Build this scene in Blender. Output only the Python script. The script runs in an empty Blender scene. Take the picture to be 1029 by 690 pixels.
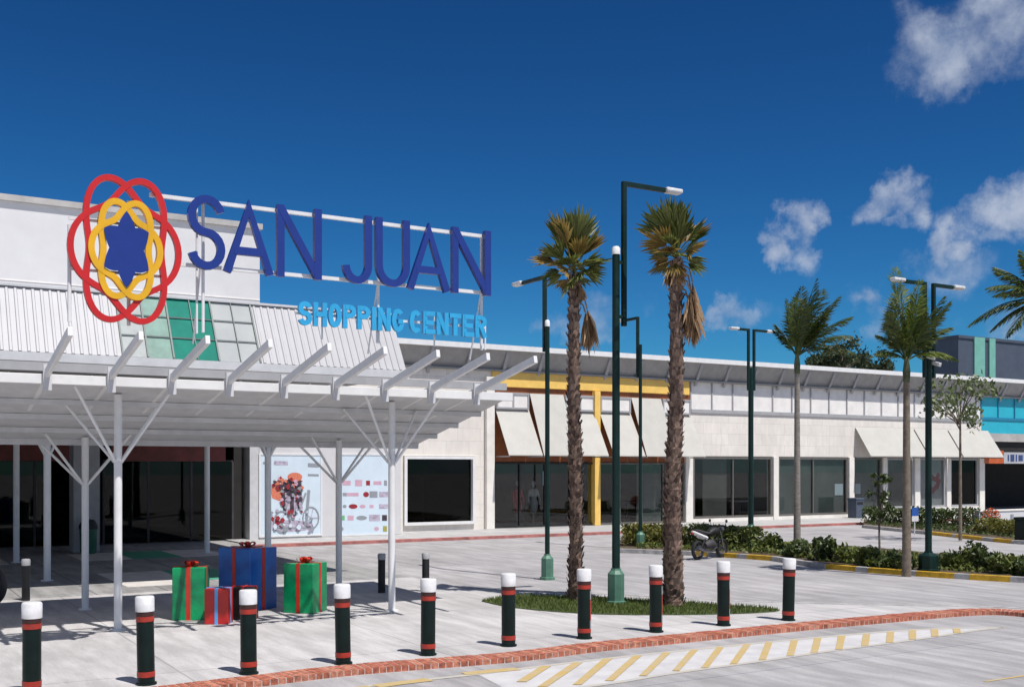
import bpy, math, random
from mathutils import Vector, Matrix
random.seed(7)
R = math.radians
SC = bpy.context.scene
COL = SC.collection

# ------------------------------------------------------------------ camera
EYE = 2.2
FPX, CX, HY = 1100.0, 514.5, 470.0          # focal length, centre column and horizon row (in photo pixels)
YAW = math.atan2(1100, 1836)                # the facade runs along +X, the camera looks up along +Y and to the right
FX, FY = math.sin(YAW), math.cos(YAW)
cam = bpy.data.cameras.new('camera')
cam.sensor_width = 36.0
cam.lens = 36.0 * FPX / 1029.0
cam.shift_y = (HY - 345.0) / 1029.0
cam.clip_start, cam.clip_end = 0.1, 3000
cam_o = bpy.data.objects.new('camera', cam)
COL.objects.link(cam_o)
cam_o.location = (0, 0, EYE)
cam_o.rotation_euler = (R(90), 0, -YAW)
SC.camera = cam_o

# ------------------------------------------------------------------ sun, sky, exposure
SUN_EL = 63.0
SUN_H = Vector((0.24, -1.0)).normalized()
sun = bpy.data.lights.new('sun', 'SUN')
sun.energy = 4.7
sun.angle = R(0.5)
sun.color = (1.0, 0.965, 0.92)
sun_o = bpy.data.objects.new('sun', sun)
COL.objects.link(sun_o)
trav = Vector((-SUN_H.x * math.cos(R(SUN_EL)), -SUN_H.y * math.cos(R(SUN_EL)), -math.sin(R(SUN_EL))))
sun_o.rotation_euler = trav.to_track_quat('-Z', 'Y').to_euler()
sun_o.location = (10, -10, 40)

W = bpy.data.worlds.new('World')
SC.world = W
W.use_nodes = True
SC.view_settings.view_transform = 'Standard'
SC.view_settings.look = 'None'
SC.view_settings.exposure = 0.15
SC.view_settings.gamma = 1.0
SC.view_settings.use_curve_mapping = False
try:
    SC.cycles.use_denoising = True
    SC.cycles.max_bounces = 8
    SC.cycles.transparent_max_bounces = 12
except Exception:
    pass

def build_sky():
    nt = W.node_tree
    N, L = nt.nodes, nt.links
    N.clear()
    out = N.new('ShaderNodeOutputWorld')
    bg = N.new('ShaderNodeBackground')
    sky = N.new('ShaderNodeTexSky')
    sky.sky_type = 'NISHITA'
    sky.sun_disc = False
    sky.sun_elevation = R(SUN_EL)
    sky.sun_rotation = math.atan2(SUN_H.x, SUN_H.y)
    sky.altitude = 0
    sky.air_density, sky.dust_density, sky.ozone_density = 1.0, 0.0, 6.0
    bg.inputs['Strength'].default_value = 0.052

    def math_n(op, a, b=None, c=None, clamp=False):
        n = N.new('ShaderNodeMath'); n.operation = op; n.use_clamp = clamp
        for i, v in enumerate((a, b, c)):
            if v is None: continue
            if isinstance(v, (int, float)): n.inputs[i].default_value = v
            else: L.new(v, n.inputs[i])
        return n.outputs[0]
    tint = N.new('ShaderNodeMix'); tint.data_type = 'RGBA'; tint.blend_type = 'MULTIPLY'
    tint.inputs[0].default_value = 1.0
    L.new(sky.outputs[0], tint.inputs[6])
    tint.inputs[7].default_value = SKY_TINT
    gam = N.new('ShaderNodeGamma'); gam.inputs[1].default_value = 1.6
    L.new(tint.outputs[2], gam.inputs[0])
    tc = N.new('ShaderNodeTexCoord')
    sep = N.new('ShaderNodeSeparateXYZ')
    L.new(tc.outputs['Generated'], sep.inputs[0])
    az = math_n('ARCTAN2', sep.outputs[0], sep.outputs[1])
    el = math_n('ARCSINE', sep.outputs[2])
    wn = N.new('ShaderNodeTexNoise'); wn.inputs['Scale'].default_value = 15.0; wn.inputs['Detail'].default_value = 7.0
    wn.inputs['Roughness'].default_value = 0.6
    L.new(tc.outputs['Generated'], wn.inputs['Vector'])
    ws = N.new('ShaderNodeSeparateColor'); L.new(wn.outputs['Color'], ws.inputs[0])
    az = math_n('ADD', az, math_n('MULTIPLY', math_n('SUBTRACT', ws.outputs[0], 0.5), 0.125))
    el = math_n('ADD', el, math_n('MULTIPLY', math_n('SUBTRACT', ws.outputs[1], 0.5), 0.10))
    # fractal noise over directions, used to break the outline of every cloud
    def noise(scale, detail, off=(0, 0, 0), rough=0.6):
        mp = N.new('ShaderNodeMapping'); mp.inputs['Location'].default_value = off
        L.new(tc.outputs['Generated'], mp.inputs[0])
        n = N.new('ShaderNodeTexNoise'); n.inputs['Scale'].default_value = scale
        n.inputs['Detail'].default_value = detail; n.inputs['Roughness'].default_value = rough
        L.new(mp.outputs[0], n.inputs['Vector'])
        return n.outputs[0]
    n1 = noise(13.0, 10.0, (0, 0, 0), 0.6)
    n2 = noise(13.0, 10.0, (0.0, 0.0, -0.016), 0.6)
    nb = noise(5.0, 4.0, (3, 1, 2))
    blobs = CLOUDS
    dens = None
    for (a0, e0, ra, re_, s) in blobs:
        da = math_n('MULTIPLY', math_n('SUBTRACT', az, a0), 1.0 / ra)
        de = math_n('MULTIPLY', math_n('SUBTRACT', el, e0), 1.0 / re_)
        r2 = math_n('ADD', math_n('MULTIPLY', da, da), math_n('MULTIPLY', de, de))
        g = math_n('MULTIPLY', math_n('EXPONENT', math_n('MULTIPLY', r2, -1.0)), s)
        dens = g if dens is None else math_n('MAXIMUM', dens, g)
    def cover(nz):
        v = math_n('ADD', dens, math_n('MULTIPLY', math_n('SUBTRACT', nz, 0.5), 1.9))
        v = math_n('MULTIPLY', v, math_n('MULTIPLY', dens, 3.0, clamp=True))
        mr = N.new('ShaderNodeMapRange'); mr.interpolation_type = 'SMOOTHSTEP'
        mr.inputs['From Min'].default_value = 0.22; mr.inputs['From Max'].default_value = 1.2
        L.new(v, mr.inputs['Value'])
        return mr.outputs[0]
    c1 = cover(n1)
    # tops catch the light: compare cloud thickness here and slightly higher up
    lit = math_n('ADD', 0.5, math_n('MULTIPLY', math_n('SUBTRACT', n1, n2), 2.6), clamp=True)
    ramp = N.new('ShaderNodeMix'); ramp.data_type = 'RGBA'
    L.new(lit, ramp.inputs[0])
    k = 1.0 / 0.052
    ramp.inputs[6].default_value = (0.20 * k, 0.27 * k, 0.42 * k, 1)
    ramp.inputs[7].default_value = (0.56 * k, 0.60 * k, 0.68 * k, 1)
    mix = N.new('ShaderNodeMix'); mix.data_type = 'RGBA'
    L.new(math_n('MULTIPLY', c1, 0.85), mix.inputs[0])
    L.new(gam.outputs[0], mix.inputs[6])
    L.new(ramp.outputs[2], mix.inputs[7])
    L.new(mix.outputs[2], bg.inputs['Color'])
    L.new(bg.outputs[0], out.inputs[0])

def direction(px, py):
    t, s = (px - CX) / FPX, (HY - py) / FPX
    v = Vector((FX + FY * t, FY - FX * t, s)).normalized()
    return math.atan2(v.x, v.y), math.asin(v.z)
def cloud(px, py, rx, ry, s):
    a, e = direction(px, py)
    return (a, e, rx / FPX, ry / FPX, s)
CLOUDS = [cloud(958, 38, 84, 46, 0.95), cloud(1015, 20, 70, 50, 0.9),
          cloud(806, 228, 20, 25, 1.0), cloud(786, 256, 15, 17, .8), cloud(812, 266, 24, 20, 0.62),
          cloud(884, 204, 24, 19, 0.95), cloud(912, 214, 20, 22, .9), cloud(955, 236, 24, 28, 1.05), cloud(1020, 200, 38, 30, 1.2), cloud(1000, 225, 24, 22, .8),
          cloud(960, 275, 60, 28, 0.6), cloud(875, 312, 18, 28, 0.85), cloud(740, 325, 22, 18, 0.8),
          cloud(790, 318, 60, 22, 0.55), cloud(600, 325, 34, 26, 0.6), cloud(566, 335, 20, 16, 0.7),
          cloud(1020, 320, 60, 30, 0.6), cloud(650, 300, 40, 22, 0.45),
          # unseen cloud banks behind and beside the camera, added for fill and pale reflections
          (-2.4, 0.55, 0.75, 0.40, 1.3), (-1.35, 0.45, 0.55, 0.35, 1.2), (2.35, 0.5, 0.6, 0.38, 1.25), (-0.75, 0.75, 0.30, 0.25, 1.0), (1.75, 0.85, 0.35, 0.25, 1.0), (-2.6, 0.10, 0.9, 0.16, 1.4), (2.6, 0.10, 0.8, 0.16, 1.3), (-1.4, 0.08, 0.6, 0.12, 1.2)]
SKY_TINT = (0.295, 0.54, 0.60, 1)
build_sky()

# ------------------------------------------------------------------ helpers
def G(px, py, z=0.0):
    """the point of the level z that the photo shows at this pixel"""
    d = FPX * (EYE - z) / (py - HY)
    l = (px - CX) / FPX * d
    return Vector((FX * d + FY * l, FY * d - FX * l, z))
def PY(px, py, y):
    """x, z on the upright plane at this y"""
    t = (px - CX) / FPX
    x = (FX * y + t * FY * y) / (FY - FX * t)
    d = FX * x + FY * y
    return x, EYE + (HY - py) * d / FPX

class MB:
    def __init__(s):
        s.v, s.f, s.m, s.cur = [], [], [], 0
    def face(s, idx):
        s.f.append(tuple(idx)); s.m.append(s.cur)
    def poly(s, pts):
        b = len(s.v); s.v += [tuple(p) for p in pts]
        s.face(range(b, b + len(pts)))
    def box(s, x0, x1, y0, y1, z0, z1, rz=0.0):
        cx, cy = (x0 + x1) / 2, (y0 + y1) / 2
        c, sn = math.cos(rz), math.sin(rz)
        b = len(s.v)
        for z in (z0, z1):
            for (x, y) in ((x0, y0), (x1, y0), (x1, y1), (x0, y1)):
                dx, dy = x - cx, y - cy
                s.v.append((cx + c * dx - sn * dy, cy + sn * dx + c * dy, z))
        for q in ((3, 2, 1, 0), (4, 5, 6, 7), (0, 1, 5, 4), (1, 2, 6, 5), (2, 3, 7, 6), (3, 0, 4, 7)):
            s.face([b + i for i in q])
        return s
    def bar(s, p0, p1, w, h, up=(0, 0, 1)):
        p0, p1 = Vector(p0), Vector(p1)
        d = (p1 - p0).normalized(); u = Vector(up)
        if abs(d.dot(u)) > 0.98: u = Vector((0, 1, 0))
        sd = d.cross(u).normalized(); u = sd.cross(d).normalized()
        b = len(s.v)
        for p in (p0, p1):
            for (a, c) in ((-1, -1), (1, -1), (1, 1), (-1, 1)):
                s.v.append(tuple(p + sd * (a * w / 2) + u * (c * h / 2)))
        for q in ((3, 2, 1, 0), (4, 5, 6, 7), (0, 1, 5, 4), (1, 2, 6, 5), (2, 3, 7, 6), (3, 0, 4, 7)):
            s.face([b + i for i in q])
        return s
    def pipe(s, pts, rads, n=10, caps=True):
        """one tube through the points"""
        pts = [Vector(p) for p in pts]
        if isinstance(rads, (int, float)): rads = [rads] * len(pts)
        b = len(s.v); ref = None
        for i, p in enumerate(pts):
            d = (pts[min(i + 1, len(pts) - 1)] - pts[max(i - 1, 0)]).normalized()
            if ref is None:
                ref = Vector((1, 0, 0)) if abs(d.x) < 0.9 else Vector((0, 1, 0))
            a = (ref - d * ref.dot(d)).normalized(); ref = a
            c = d.cross(a)
            for k in range(n):
                t = 2 * math.pi * k / n
                s.v.append(tuple(p + (a * math.cos(t) + c * math.sin(t)) * rads[i]))
        for i in range(len(pts) - 1):
            for k in range(n):
                k2 = (k + 1) % n
                s.face((b + i * n + k, b + i * n + k2, b + (i + 1) * n + k2, b + (i + 1) * n + k))
        if caps:
            s.face([b + k for k in reversed(range(n))])
            e = b + (len(pts) - 1) * n
            s.face([e + k for k in range(n)])
        return s
    def lathe(s, prof, n=20, c=(0, 0, 0), axis='z'):
        b = len(s.v)
        for (r, h) in prof:
            for k in range(n):
                t = 2 * math.pi * k / n
                if axis == 'z': p = (c[0] + r * math.cos(t), c[1] + r * math.sin(t), c[2] + h)
                else: p = (c[0] + r * math.cos(t), c[1] + h, c[2] + r * math.sin(t))
                s.v.append(p)
        for i in range(len(prof) - 1):
            for k in range(n):
                k2 = (k + 1) % n
                s.face((b + i * n + k, b + i * n + k2, b + (i + 1) * n + k2, b + (i + 1) * n + k))
        if prof[0][0] > 1e-4: s.face([b + k for k in reversed(range(n))])
        if prof[-1][0] > 1e-4: s.face([b + (len(prof) - 1) * n + k for k in range(n)])
        return s
    def prism(s, poly, z0, z1):
        n = len(poly); b = len(s.v)
        a = sum(poly[i][0] * poly[(i + 1) % n][1] - poly[(i + 1) % n][0] * poly[i][1] for i in range(n))
        if a < 0: poly = list(reversed(poly))
        s.v += [(p[0], p[1], z0) for p in poly] + [(p[0], p[1], z1) for p in poly]
        s.face([b + i for i in reversed(range(n))]); s.face([b + n + i for i in range(n)])
        for i in range(n):
            j = (i + 1) % n
            s.face((b + i, b + j, b + n + j, b + n + i))
        return s
    def prism_xz(s, poly, y0, y1):
        """an outline in x, z pulled from y0 (front) to y1"""
        n = len(poly); b = len(s.v)
        a = sum(poly[i][0] * poly[(i + 1) % n][1] - poly[(i + 1) % n][0] * poly[i][1] for i in range(n))
        if a < 0: poly = list(reversed(poly))
        s.v += [(p[0], y0, p[1]) for p in poly] + [(p[0], y1, p[1]) for p in poly]
        s.face([b + i for i in range(n)]); s.face([b + n + i for i in reversed(range(n))])
        for i in range(n):
            j = (i + 1) % n
            s.face((b + j, b + i, b + n + i, b + n + j))
        return s
    def prism_yz(s, poly, x0, x1):
        n = len(poly); b = len(s.v)
        s.v += [(x0, p[0], p[1]) for p in poly] + [(x1, p[0], p[1]) for p in poly]
        s.face([b + i for i in range(n)]); s.face([b + n + i for i in reversed(range(n))])
        for i in range(n):
            j = (i + 1) % n
            s.face((b + j, b + i, b + n + i, b + n + j))
        return s
    def ribbon(s, pts, w, y0, y1, closed=False):
        """a flat stroke of width w along points (x, z), pulled from y0 to y1"""
        n = len(pts); b = len(s.v); Lp, Rp = [], []
        for i in range(n):
            p = Vector(pts[i])
            if closed: a, c = Vector(pts[i - 1]), Vector(pts[(i + 1) % n])
            else: a, c = Vector(pts[max(i - 1, 0)]), Vector(pts[min(i + 1, n - 1)])
            d1 = (p - a).normalized() if (p - a).length > 1e-9 else (c - p).normalized()
            d2 = (c - p).normalized() if (c - p).length > 1e-9 else d1
            n1, n2 = Vector((-d1.y, d1.x)), Vector((-d2.y, d2.x))
            m = (n1 + n2).normalized(); k = 1.0 / max(0.45, m.dot(n1))
            Lp.append(p + m * (w / 2 * k)); Rp.append(p - m * (w / 2 * k))
        for y in (y0, y1):
            for q in Lp: s.v.append((q.x, y, q.y))
            for q in Rp: s.v.append((q.x, y, q.y))
        rng = range(n) if closed else range(n - 1)
        for i in rng:
            j = (i + 1) % n
            l0, l1, r0, r1 = b + i, b + j, b + n + i, b + n + j
            o = 2 * n
            s.face((r0, r1, l1, l0)); s.face((l0 + o, l1 + o, r1 + o, r0 + o))
            s.face((l0, l1, l1 + o, l0 + o)); s.face((r1, r0, r0 + o, r1 + o))
        if not closed:
            for i in (0, n - 1):
                l, r = b + i, b + n + i; o = 2 * n
                s.face((l, r, r + o, l + o) if i else (r, l, l + o, r + o))
        return s
    def build(s, name, mats, parent=None, smooth=False, bevel=0.0, local=False):
        me = bpy.data.meshes.new(name)
        off = Vector((0, 0, 0))
        if parent is not None and not local:
            p = parent
            while p is not None:
                off += p.location; p = p.parent
        me.from_pydata([(x - off.x, y - off.y, z - off.z) for (x, y, z) in s.v], [], s.f)
        if not isinstance(mats, (list, tuple)): mats = [mats]
        for m in mats: me.materials.append(m)
        me.polygons.foreach_set('material_index', s.m)
        if smooth:
            me.polygons.foreach_set('use_smooth', [True] * len(s.f))
            try: me.set_sharp_from_angle(angle=R(40))
            except Exception: pass
        me.update()
        o = bpy.data.objects.new(name, me)
        COL.objects.link(o)
        if parent is not None: o.parent = parent
        if bevel:
            bv = o.modifiers.new('bevel', 'BEVEL'); bv.width = bevel; bv.segments = 2
            bv.limit_method = 'ANGLE'; bv.angle_limit = R(50)
        return o

def tag(o, label=None, cat=None, group=None, kind=None):
    if label: o['label'] = label
    if cat: o['category'] = cat
    if group: o['group'] = group
    if kind: o['kind'] = kind
    return o
def thing(name, label, cat, loc=(0, 0, 0), rz=0.0, group=None):
    o = bpy.data.objects.new(name, None)
    o.empty_display_size = 0.2
    COL.objects.link(o)
    o.location = loc; o.rotation_euler = (0, 0, rz)
    return tag(o, label, cat, group)
def copy_tree(o, parent=None):
    c = o.copy(); COL.objects.link(c)
    if parent is not None: c.parent = parent
    for ch in list(o.children): copy_tree(ch, c)
    return c

# ------------------------------------------------------------------ materials
def mat(name, col, rough=0.6, var=0.12, scale=6.0, bump=0.0, bscale=60.0, metal=0.0, spec=0.5, col2=None, stretch=None):
    m = bpy.data.materials.new(name); m.use_nodes = True
    nt = m.node_tree; N, L = nt.nodes, nt.links
    b = N['Principled BSDF']
    b.inputs['Roughness'].default_value = rough
    b.inputs['Metallic'].default_value = metal
    try: b.inputs['Specular IOR Level'].default_value = spec
    except Exception: pass
    tc = N.new('ShaderNodeTexCoord')
    src = tc.outputs['Object']
    if stretch:
        mp = N.new('ShaderNodeMapping'); mp.inputs['Scale'].default_value = stretch
        L.new(src, mp.inputs[0]); src = mp.outputs[0]
    nz = N.new('ShaderNodeTexNoise'); nz.inputs['Scale'].default_value = scale
    nz.inputs['Detail'].default_value = 6.0; nz.inputs['Roughness'].default_value = 0.62
    L.new(src, nz.inputs['Vector'])
    rp = N.new('ShaderNodeValToRGB')
    c2 = col2 or tuple(c * (1 - var * 2) for c in col)
    hi = col if col2 else tuple(min(1, c * (1 + var * 0.6)) for c in col)
    rp.color_ramp.elements[0].position, rp.color_ramp.elements[1].position = 0.33, 0.66
    rp.color_ramp.elements[0].color = (*c2, 1); rp.color_ramp.elements[1].color = (*hi, 1)
    L.new(nz.outputs[0], rp.inputs[0]); L.new(rp.outputs[0], b.inputs['Base Color'])
    if bump:
        n2 = N.new('ShaderNodeTexNoise'); n2.inputs['Scale'].default_value = bscale; n2.inputs['Detail'].default_value = 4
        L.new(src, n2.inputs['Vector'])
        bp = N.new('ShaderNodeBump'); bp.inputs['Strength'].default_value = bump; bp.inputs['Distance'].default_value = 0.02
        L.new(n2.outputs[0], bp.inputs['Height']); L.new(bp.outputs[0], b.inputs['Normal'])
    return m

def paving(name, col, joint, tile=(2.4, 2.4), jw=0.012, stain=0.2, rot=0.0, off=0.0):
    m = bpy.data.materials.new(name); m.use_nodes = True
    nt = m.node_tree; N, L = nt.nodes, nt.links
    b = N['Principled BSDF']; b.inputs['Roughness'].default_value = 0.8
    tc = N.new('ShaderNodeTexCoord')
    mp = N.new('ShaderNodeMapping'); mp.inputs['Rotation'].default_value = (0, 0, rot)
    L.new(tc.outputs['Object'], mp.inputs[0])
    br = N.new('ShaderNodeTexBrick'); br.offset = off
    br.inputs['Scale'].default_value = 1.0; br.inputs['Mortar Size'].default_value = jw
    br.inputs['Brick Width'].default_value = tile[0]; br.inputs['Row Height'].default_value = tile[1]
    br.inputs['Color1'].default_value = (*col, 1)
    br.inputs['Color2'].default_value = (*[c * 0.93 for c in col], 1)
    br.inputs['Mortar'].default_value = (*joint, 1)
    L.new(mp.outputs[0], br.inputs['Vector'])
    prev = br.outputs['Color']
    for (sc, lo, amt, st) in ((0.35, 0.35, stain, (1, 1, 1)), (1.5, 0.40, stain * 1.25, (2.6, 0.42, 1)), (45, 0.3, 0.16, (1, 1, 1))):
        mq = N.new('ShaderNodeMapping'); mq.inputs['Scale'].default_value = st
        L.new(tc.outputs['Object'], mq.inputs[0])
        nz = N.new('ShaderNodeTexNoise'); nz.inputs['Scale'].default_value = sc; nz.inputs['Detail'].default_value = 7
        nz.inputs['Roughness'].default_value = 0.65
        L.new(mq.outputs[0], nz.inputs['Vector'])
        rp = N.new('ShaderNodeValToRGB')
        rp.color_ramp.elements[0].position, rp.color_ramp.elements[1].position = lo, 0.62
        k = 1 - amt
        rp.color_ramp.elements[0].color = (k, k, k, 1); rp.color_ramp.elements[1].color = (1, 1, 1, 1)
        L.new(nz.outputs[0], rp.inputs[0])
        mx = N.new('ShaderNodeMix'); mx.data_type = 'RGBA'; mx.blend_type = 'MULTIPLY'; mx.inputs[0].default_value = 1
        L.new(prev, mx.inputs[6]); L.new(rp.outputs[0], mx.inputs[7]); prev = mx.outputs[2]
    L.new(prev, b.inputs['Base Color'])
    n2 = N.new('ShaderNodeTexNoise'); n2.inputs['Scale'].default_value = 90; n2.inputs['Detail'].default_value = 3
    L.new(tc.outputs['Object'], n2.inputs['Vector'])
    bp = N.new('ShaderNodeBump'); bp.inputs['Strength'].default_value = 0.25; bp.inputs['Distance'].default_value = 0.01
    L.new(n2.outputs[0], bp.inputs['Height']); L.new(bp.outputs[0], b.inputs['Normal'])
    return m

def leafy(name, c1, c2, rough=0.55, trans=0.25):
    m = bpy.data.materials.new(name); m.use_nodes = True
    nt = m.node_tree; N, L = nt.nodes, nt.links
    b = N['Principled BSDF']; b.inputs['Roughness'].default_value = rough
    geo = N.new('ShaderNodeNewGeometry')
    rp = N.new('ShaderNodeValToRGB')
    rp.color_ramp.elements[0].color = (*c1, 1); rp.color_ramp.elements[1].color = (*c2, 1)
    L.new(geo.outputs['Random Per Island'], rp.inputs[0])
    L.new(rp.outputs[0], b.inputs['Base Color'])
    tr = N.new('ShaderNodeBsdfTranslucent'); L.new(rp.outputs[0], tr.inputs[0])
    mx = N.new('ShaderNodeMixShader'); mx.inputs[0].default_value = trans
    L.new(b.outputs[0], mx.inputs[1]); L.new(tr.outputs[0], mx.inputs[2])
    L.new(mx.outputs[0], N['Material Output'].inputs[0])
    return m

def glass(name, tint, refl=1.0):
    m = bpy.data.materials.new(name); m.use_nodes = True
    nt = m.node_tree; N, L = nt.nodes, nt.links
    N.remove(N['Principled BSDF'])
    tr = N.new('ShaderNodeBsdfTransparent'); tr.inputs[0].default_value = (*tint, 1)
    gl = N.new('ShaderNodeBsdfGlossy'); gl.inputs['Roughness'].default_value = 0.02
    gl.inputs[0].default_value = (refl, refl, refl, 1)
    lw_ = N.new('ShaderNodeLayerWeight'); lw_.inputs[0].default_value = 0.5
    pw = N.new('ShaderNodeMath'); pw.operation = 'POWER'; pw.inputs[1].default_value = 5.0
    L.new(lw_.outputs['Facing'], pw.inputs[0])
    fr = N.new('ShaderNodeMath'); fr.operation = 'MULTIPLY_ADD'; fr.inputs[1].default_value = 0.9; fr.inputs[2].default_value = 0.05
    L.new(pw.outputs[0], fr.inputs[0])
    mx = N.new('ShaderNodeMixShader')
    L.new(fr.outputs[0], mx.inputs[0]); L.new(tr.outputs[0], mx.inputs[1]); L.new(gl.outputs[0], mx.inputs[2])
    L.new(mx.outputs[0], N['Material Output'].inputs[0])
    return m

M = {}
M['plaza'] = paving('plaza_concrete', (0.62, 0.595, 0.585), (0.40, 0.39, 0.39), (3.0, 3.0), 0.012, 0.2)
M['road'] = paving('road_concrete', (0.49, 0.47, 0.47), (0.33, 0.33, 0.35), (6.0, 4.5), 0.014, 0.22)
M['walk'] = paving('sidewalk_concrete', (0.55, 0.54, 0.53), (0.4, 0.39, 0.38), (1.5, 1.5), 0.012, 0.16)
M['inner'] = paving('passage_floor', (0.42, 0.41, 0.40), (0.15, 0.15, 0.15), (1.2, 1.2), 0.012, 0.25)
M['brick'] = mat('brick_red', (0.46, 0.14, 0.08), 0.8, 0.3, 14, 0.3, 60)
M['brick_b'] = mat('brick_pale', (0.54, 0.21, 0.13), 0.8, 0.3, 14, 0.3, 60)
M['mortar'] = mat('mortar', (0.62, 0.46, 0.40), 0.9, 0.2, 20)
M['redkerb'] = mat('red_kerb_paint', (0.42, 0.16, 0.14), 0.8, 0.25, 3)
M['yellow_mark'] = mat('yellow_road_paint', (0.50, 0.34, 0.10), 0.75, 0.0, 9, col2=(0.46, 0.38, 0.24))
M['faded_mark'] = mat('faded_road_paint', (0.50, 0.44, 0.34), 0.75, 0.0, 7, col2=(0.42, 0.42, 0.43))
M['worn_white'] = mat('worn_white_paint', (0.57, 0.555, 0.55), 0.8, 0.0, 3, col2=(0.46, 0.45, 0.45))
M['yellow_kerb'] = mat('yellow_kerb_paint', (0.62, 0.36, 0.02), 0.7, 0.2, 6)
M['kerb'] = mat('kerb_concrete', (0.42, 0.41, 0.40), 0.85, 0.2, 5)
M['soil'] = mat('soil', (0.10, 0.07, 0.04), 0.95, 0.3, 5)
M['lawn'] = mat('lawn_soil', (0.06, 0.085, 0.025), 0.95, 0.3, 8)
M['white'] = mat('white_wall_paint', (0.61, 0.60, 0.605), 0.7, 0.03, 1.5, 0.05)
M['white_metal'] = mat('white_painted_steel', (0.74, 0.735, 0.73), 0.45, 0.04, 4)
M['grey_metal'] = mat('grey_painted_steel', (0.58, 0.58, 0.59), 0.5, 0.06, 4)
M['mid_grey'] = mat('grey_painted_metal', (0.36, 0.36, 0.37), 0.6, 0.06, 4)
M['cornice'] = mat('cornice_grey', (0.42, 0.40, 0.38), 0.7, 0.1, 2)
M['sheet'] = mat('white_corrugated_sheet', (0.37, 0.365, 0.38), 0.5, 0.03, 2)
M['stone'] = None
M['cream'] = mat('cream_render', (0.78, 0.74, 0.68), 0.75, 0.06, 2.5, 0.06)
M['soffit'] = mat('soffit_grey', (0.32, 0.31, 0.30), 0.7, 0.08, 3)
M['yellow_wall'] = mat('yellow_band_paint', (0.84, 0.54, 0.13), 0.6, 0.06, 3)
M['awning'] = mat('awning_white_panel', (0.47, 0.455, 0.415), 0.6, 0.04, 2)
M['panel'] = mat('pale_grey_panel', (0.80, 0.765, 0.73), 0.55, 0.06, 2)
M['brown'] = mat('brown_panel', (0.25, 0.075, 0.02), 0.6, 0.15, 5)
M['teal'] = mat('turquoise_panel', (0.02, 0.40, 0.52), 0.45, 0.05, 2)
M['teal_dark'] = mat('turquoise_trim', (0.01, 0.2, 0.34), 0.45, 0.05, 2)
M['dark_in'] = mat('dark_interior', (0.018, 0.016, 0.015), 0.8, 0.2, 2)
M['dark_floor'] = mat('shop_floor', (0.10, 0.095, 0.09), 0.4, 0.1, 2)
M['maroon'] = mat('maroon_header', (0.17, 0.032, 0.025), 0.6, 0.2, 2)
M['shelf'] = mat('dark_shelf', (0.05, 0.045, 0.05), 0.7, 0.2, 4)
M['slate'] = mat('slate_blue_wall', (0.055, 0.075, 0.11), 0.7, 0.08, 1)
M['mint'] = mat('mint_stripe', (0.16, 0.40, 0.33), 0.6, 0.06, 2)
M['glass'] = glass('shop_glass', (0.78, 0.80, 0.79), .75)
M['glass_dark'] = glass('dark_glass', (0.30, 0.30, 0.30), .35)
M['green_sheet'] = mat('green_translucent_sheet', (0.0, 0.185, 0.135), 0.6, 0.1, 3, spec=.15)
M['pale_green'] = mat('pale_green_sheet', (0.16, 0.29, 0.24), 0.6, 0.15, 3)
M['clear_sheet'] = mat('pale_clear_sheet', (0.32, 0.345, 0.34), 0.6, 0.1, 3)
M['grey_sheet'] = mat('smoky_clear_sheet', (0.34, 0.355, 0.35), 0.6, 0.0, 1.1, col2=(0.26, 0.28, 0.29))
M['blue_letter'] = mat('deep_blue_enamel', (0.012, 0.035, 0.22), 0.35, 0.05, 4)
M['cyan_letter'] = mat('light_blue_enamel', (0.03, 0.36, 0.66), 0.4, 0.05, 4)
M['red_enamel'] = mat('red_enamel', (0.55, 0.015, 0.015), 0.4, 0.06, 4)
M['gold_enamel'] = mat('golden_enamel', (0.75, 0.40, 0.01), 0.4, 0.06, 4)
M['bollard'] = mat('bottle_green_paint', (0.004, 0.014, 0.012), 0.45, 0.2, 6, spec=.25)
M['bollard_cap'] = mat('white_cap_paint', (0.78, 0.775, 0.78), 0.45, 0.0, 7, col2=(0.58, 0.57, 0.56))
M['band'] = mat('red_reflective_band', (0.44, 0.035, 0.018), 0.4, 0.0, 14, col2=(0.26, 0.03, 0.02))
M['band_dark'] = mat('dark_maroon_ring', (0.05, 0.015, 0.012), 0.5, 0.1, 8)
M['strip_grey'] = mat('grey_reflective_strip', (0.30, 0.30, 0.31), 0.4, 0.1, 8)
M['lamp_green'] = mat('lamp_pole_green', (0.003, 0.022, 0.018), 0.45, 0.15, 6, spec=.3)
M['pedestal'] = mat('pedestal_sage_green', (0.085, 0.20, 0.14), 0.55, 0.12, 5)
M['mid_in'] = mat('grey_brown_interior', (0.11, 0.11, 0.105), 0.7, 0.0, .9, col2=(0.06, 0.06, 0.055))
M['pale_reflection'] = mat('grey_green_reflection', (0.13, 0.155, 0.145), 0.7, 0.0, .8, col2=(0.07, 0.085, 0.08))
M['bar_grey'] = mat('grey_glazing_bar', (0.17, 0.20, 0.19), 0.6, 0.05, 4)
M['win_frame'] = mat('bronze_window_frame', (0.13, 0.12, 0.11), 0.5, 0.1, 4)
M['black'] = mat('black_rubber', (0.012, 0.012, 0.013), 0.6, 0.2, 8)
M['chrome'] = mat('dull_chrome', (0.22, 0.22, 0.23), 0.3, 0.1, 8, metal=0.9)
M['trunk'] = mat('palm_trunk_bark', (0.25, 0.16, 0.12), 0.9, 0.0, 16, 0.6, 30, col2=(0.05, 0.032, 0.025), stretch=(1, 1, 0.6))
M['trunk_grey'] = mat('grey_palm_bark', (0.27, 0.24, 0.21), 0.9, 0.2, 9, 0.4, 30, stretch=(1, 1, 3))
M['shaft'] = mat('crownshaft_olive', (0.10, 0.115, 0.05), 0.7, 0.25, 8)
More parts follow.
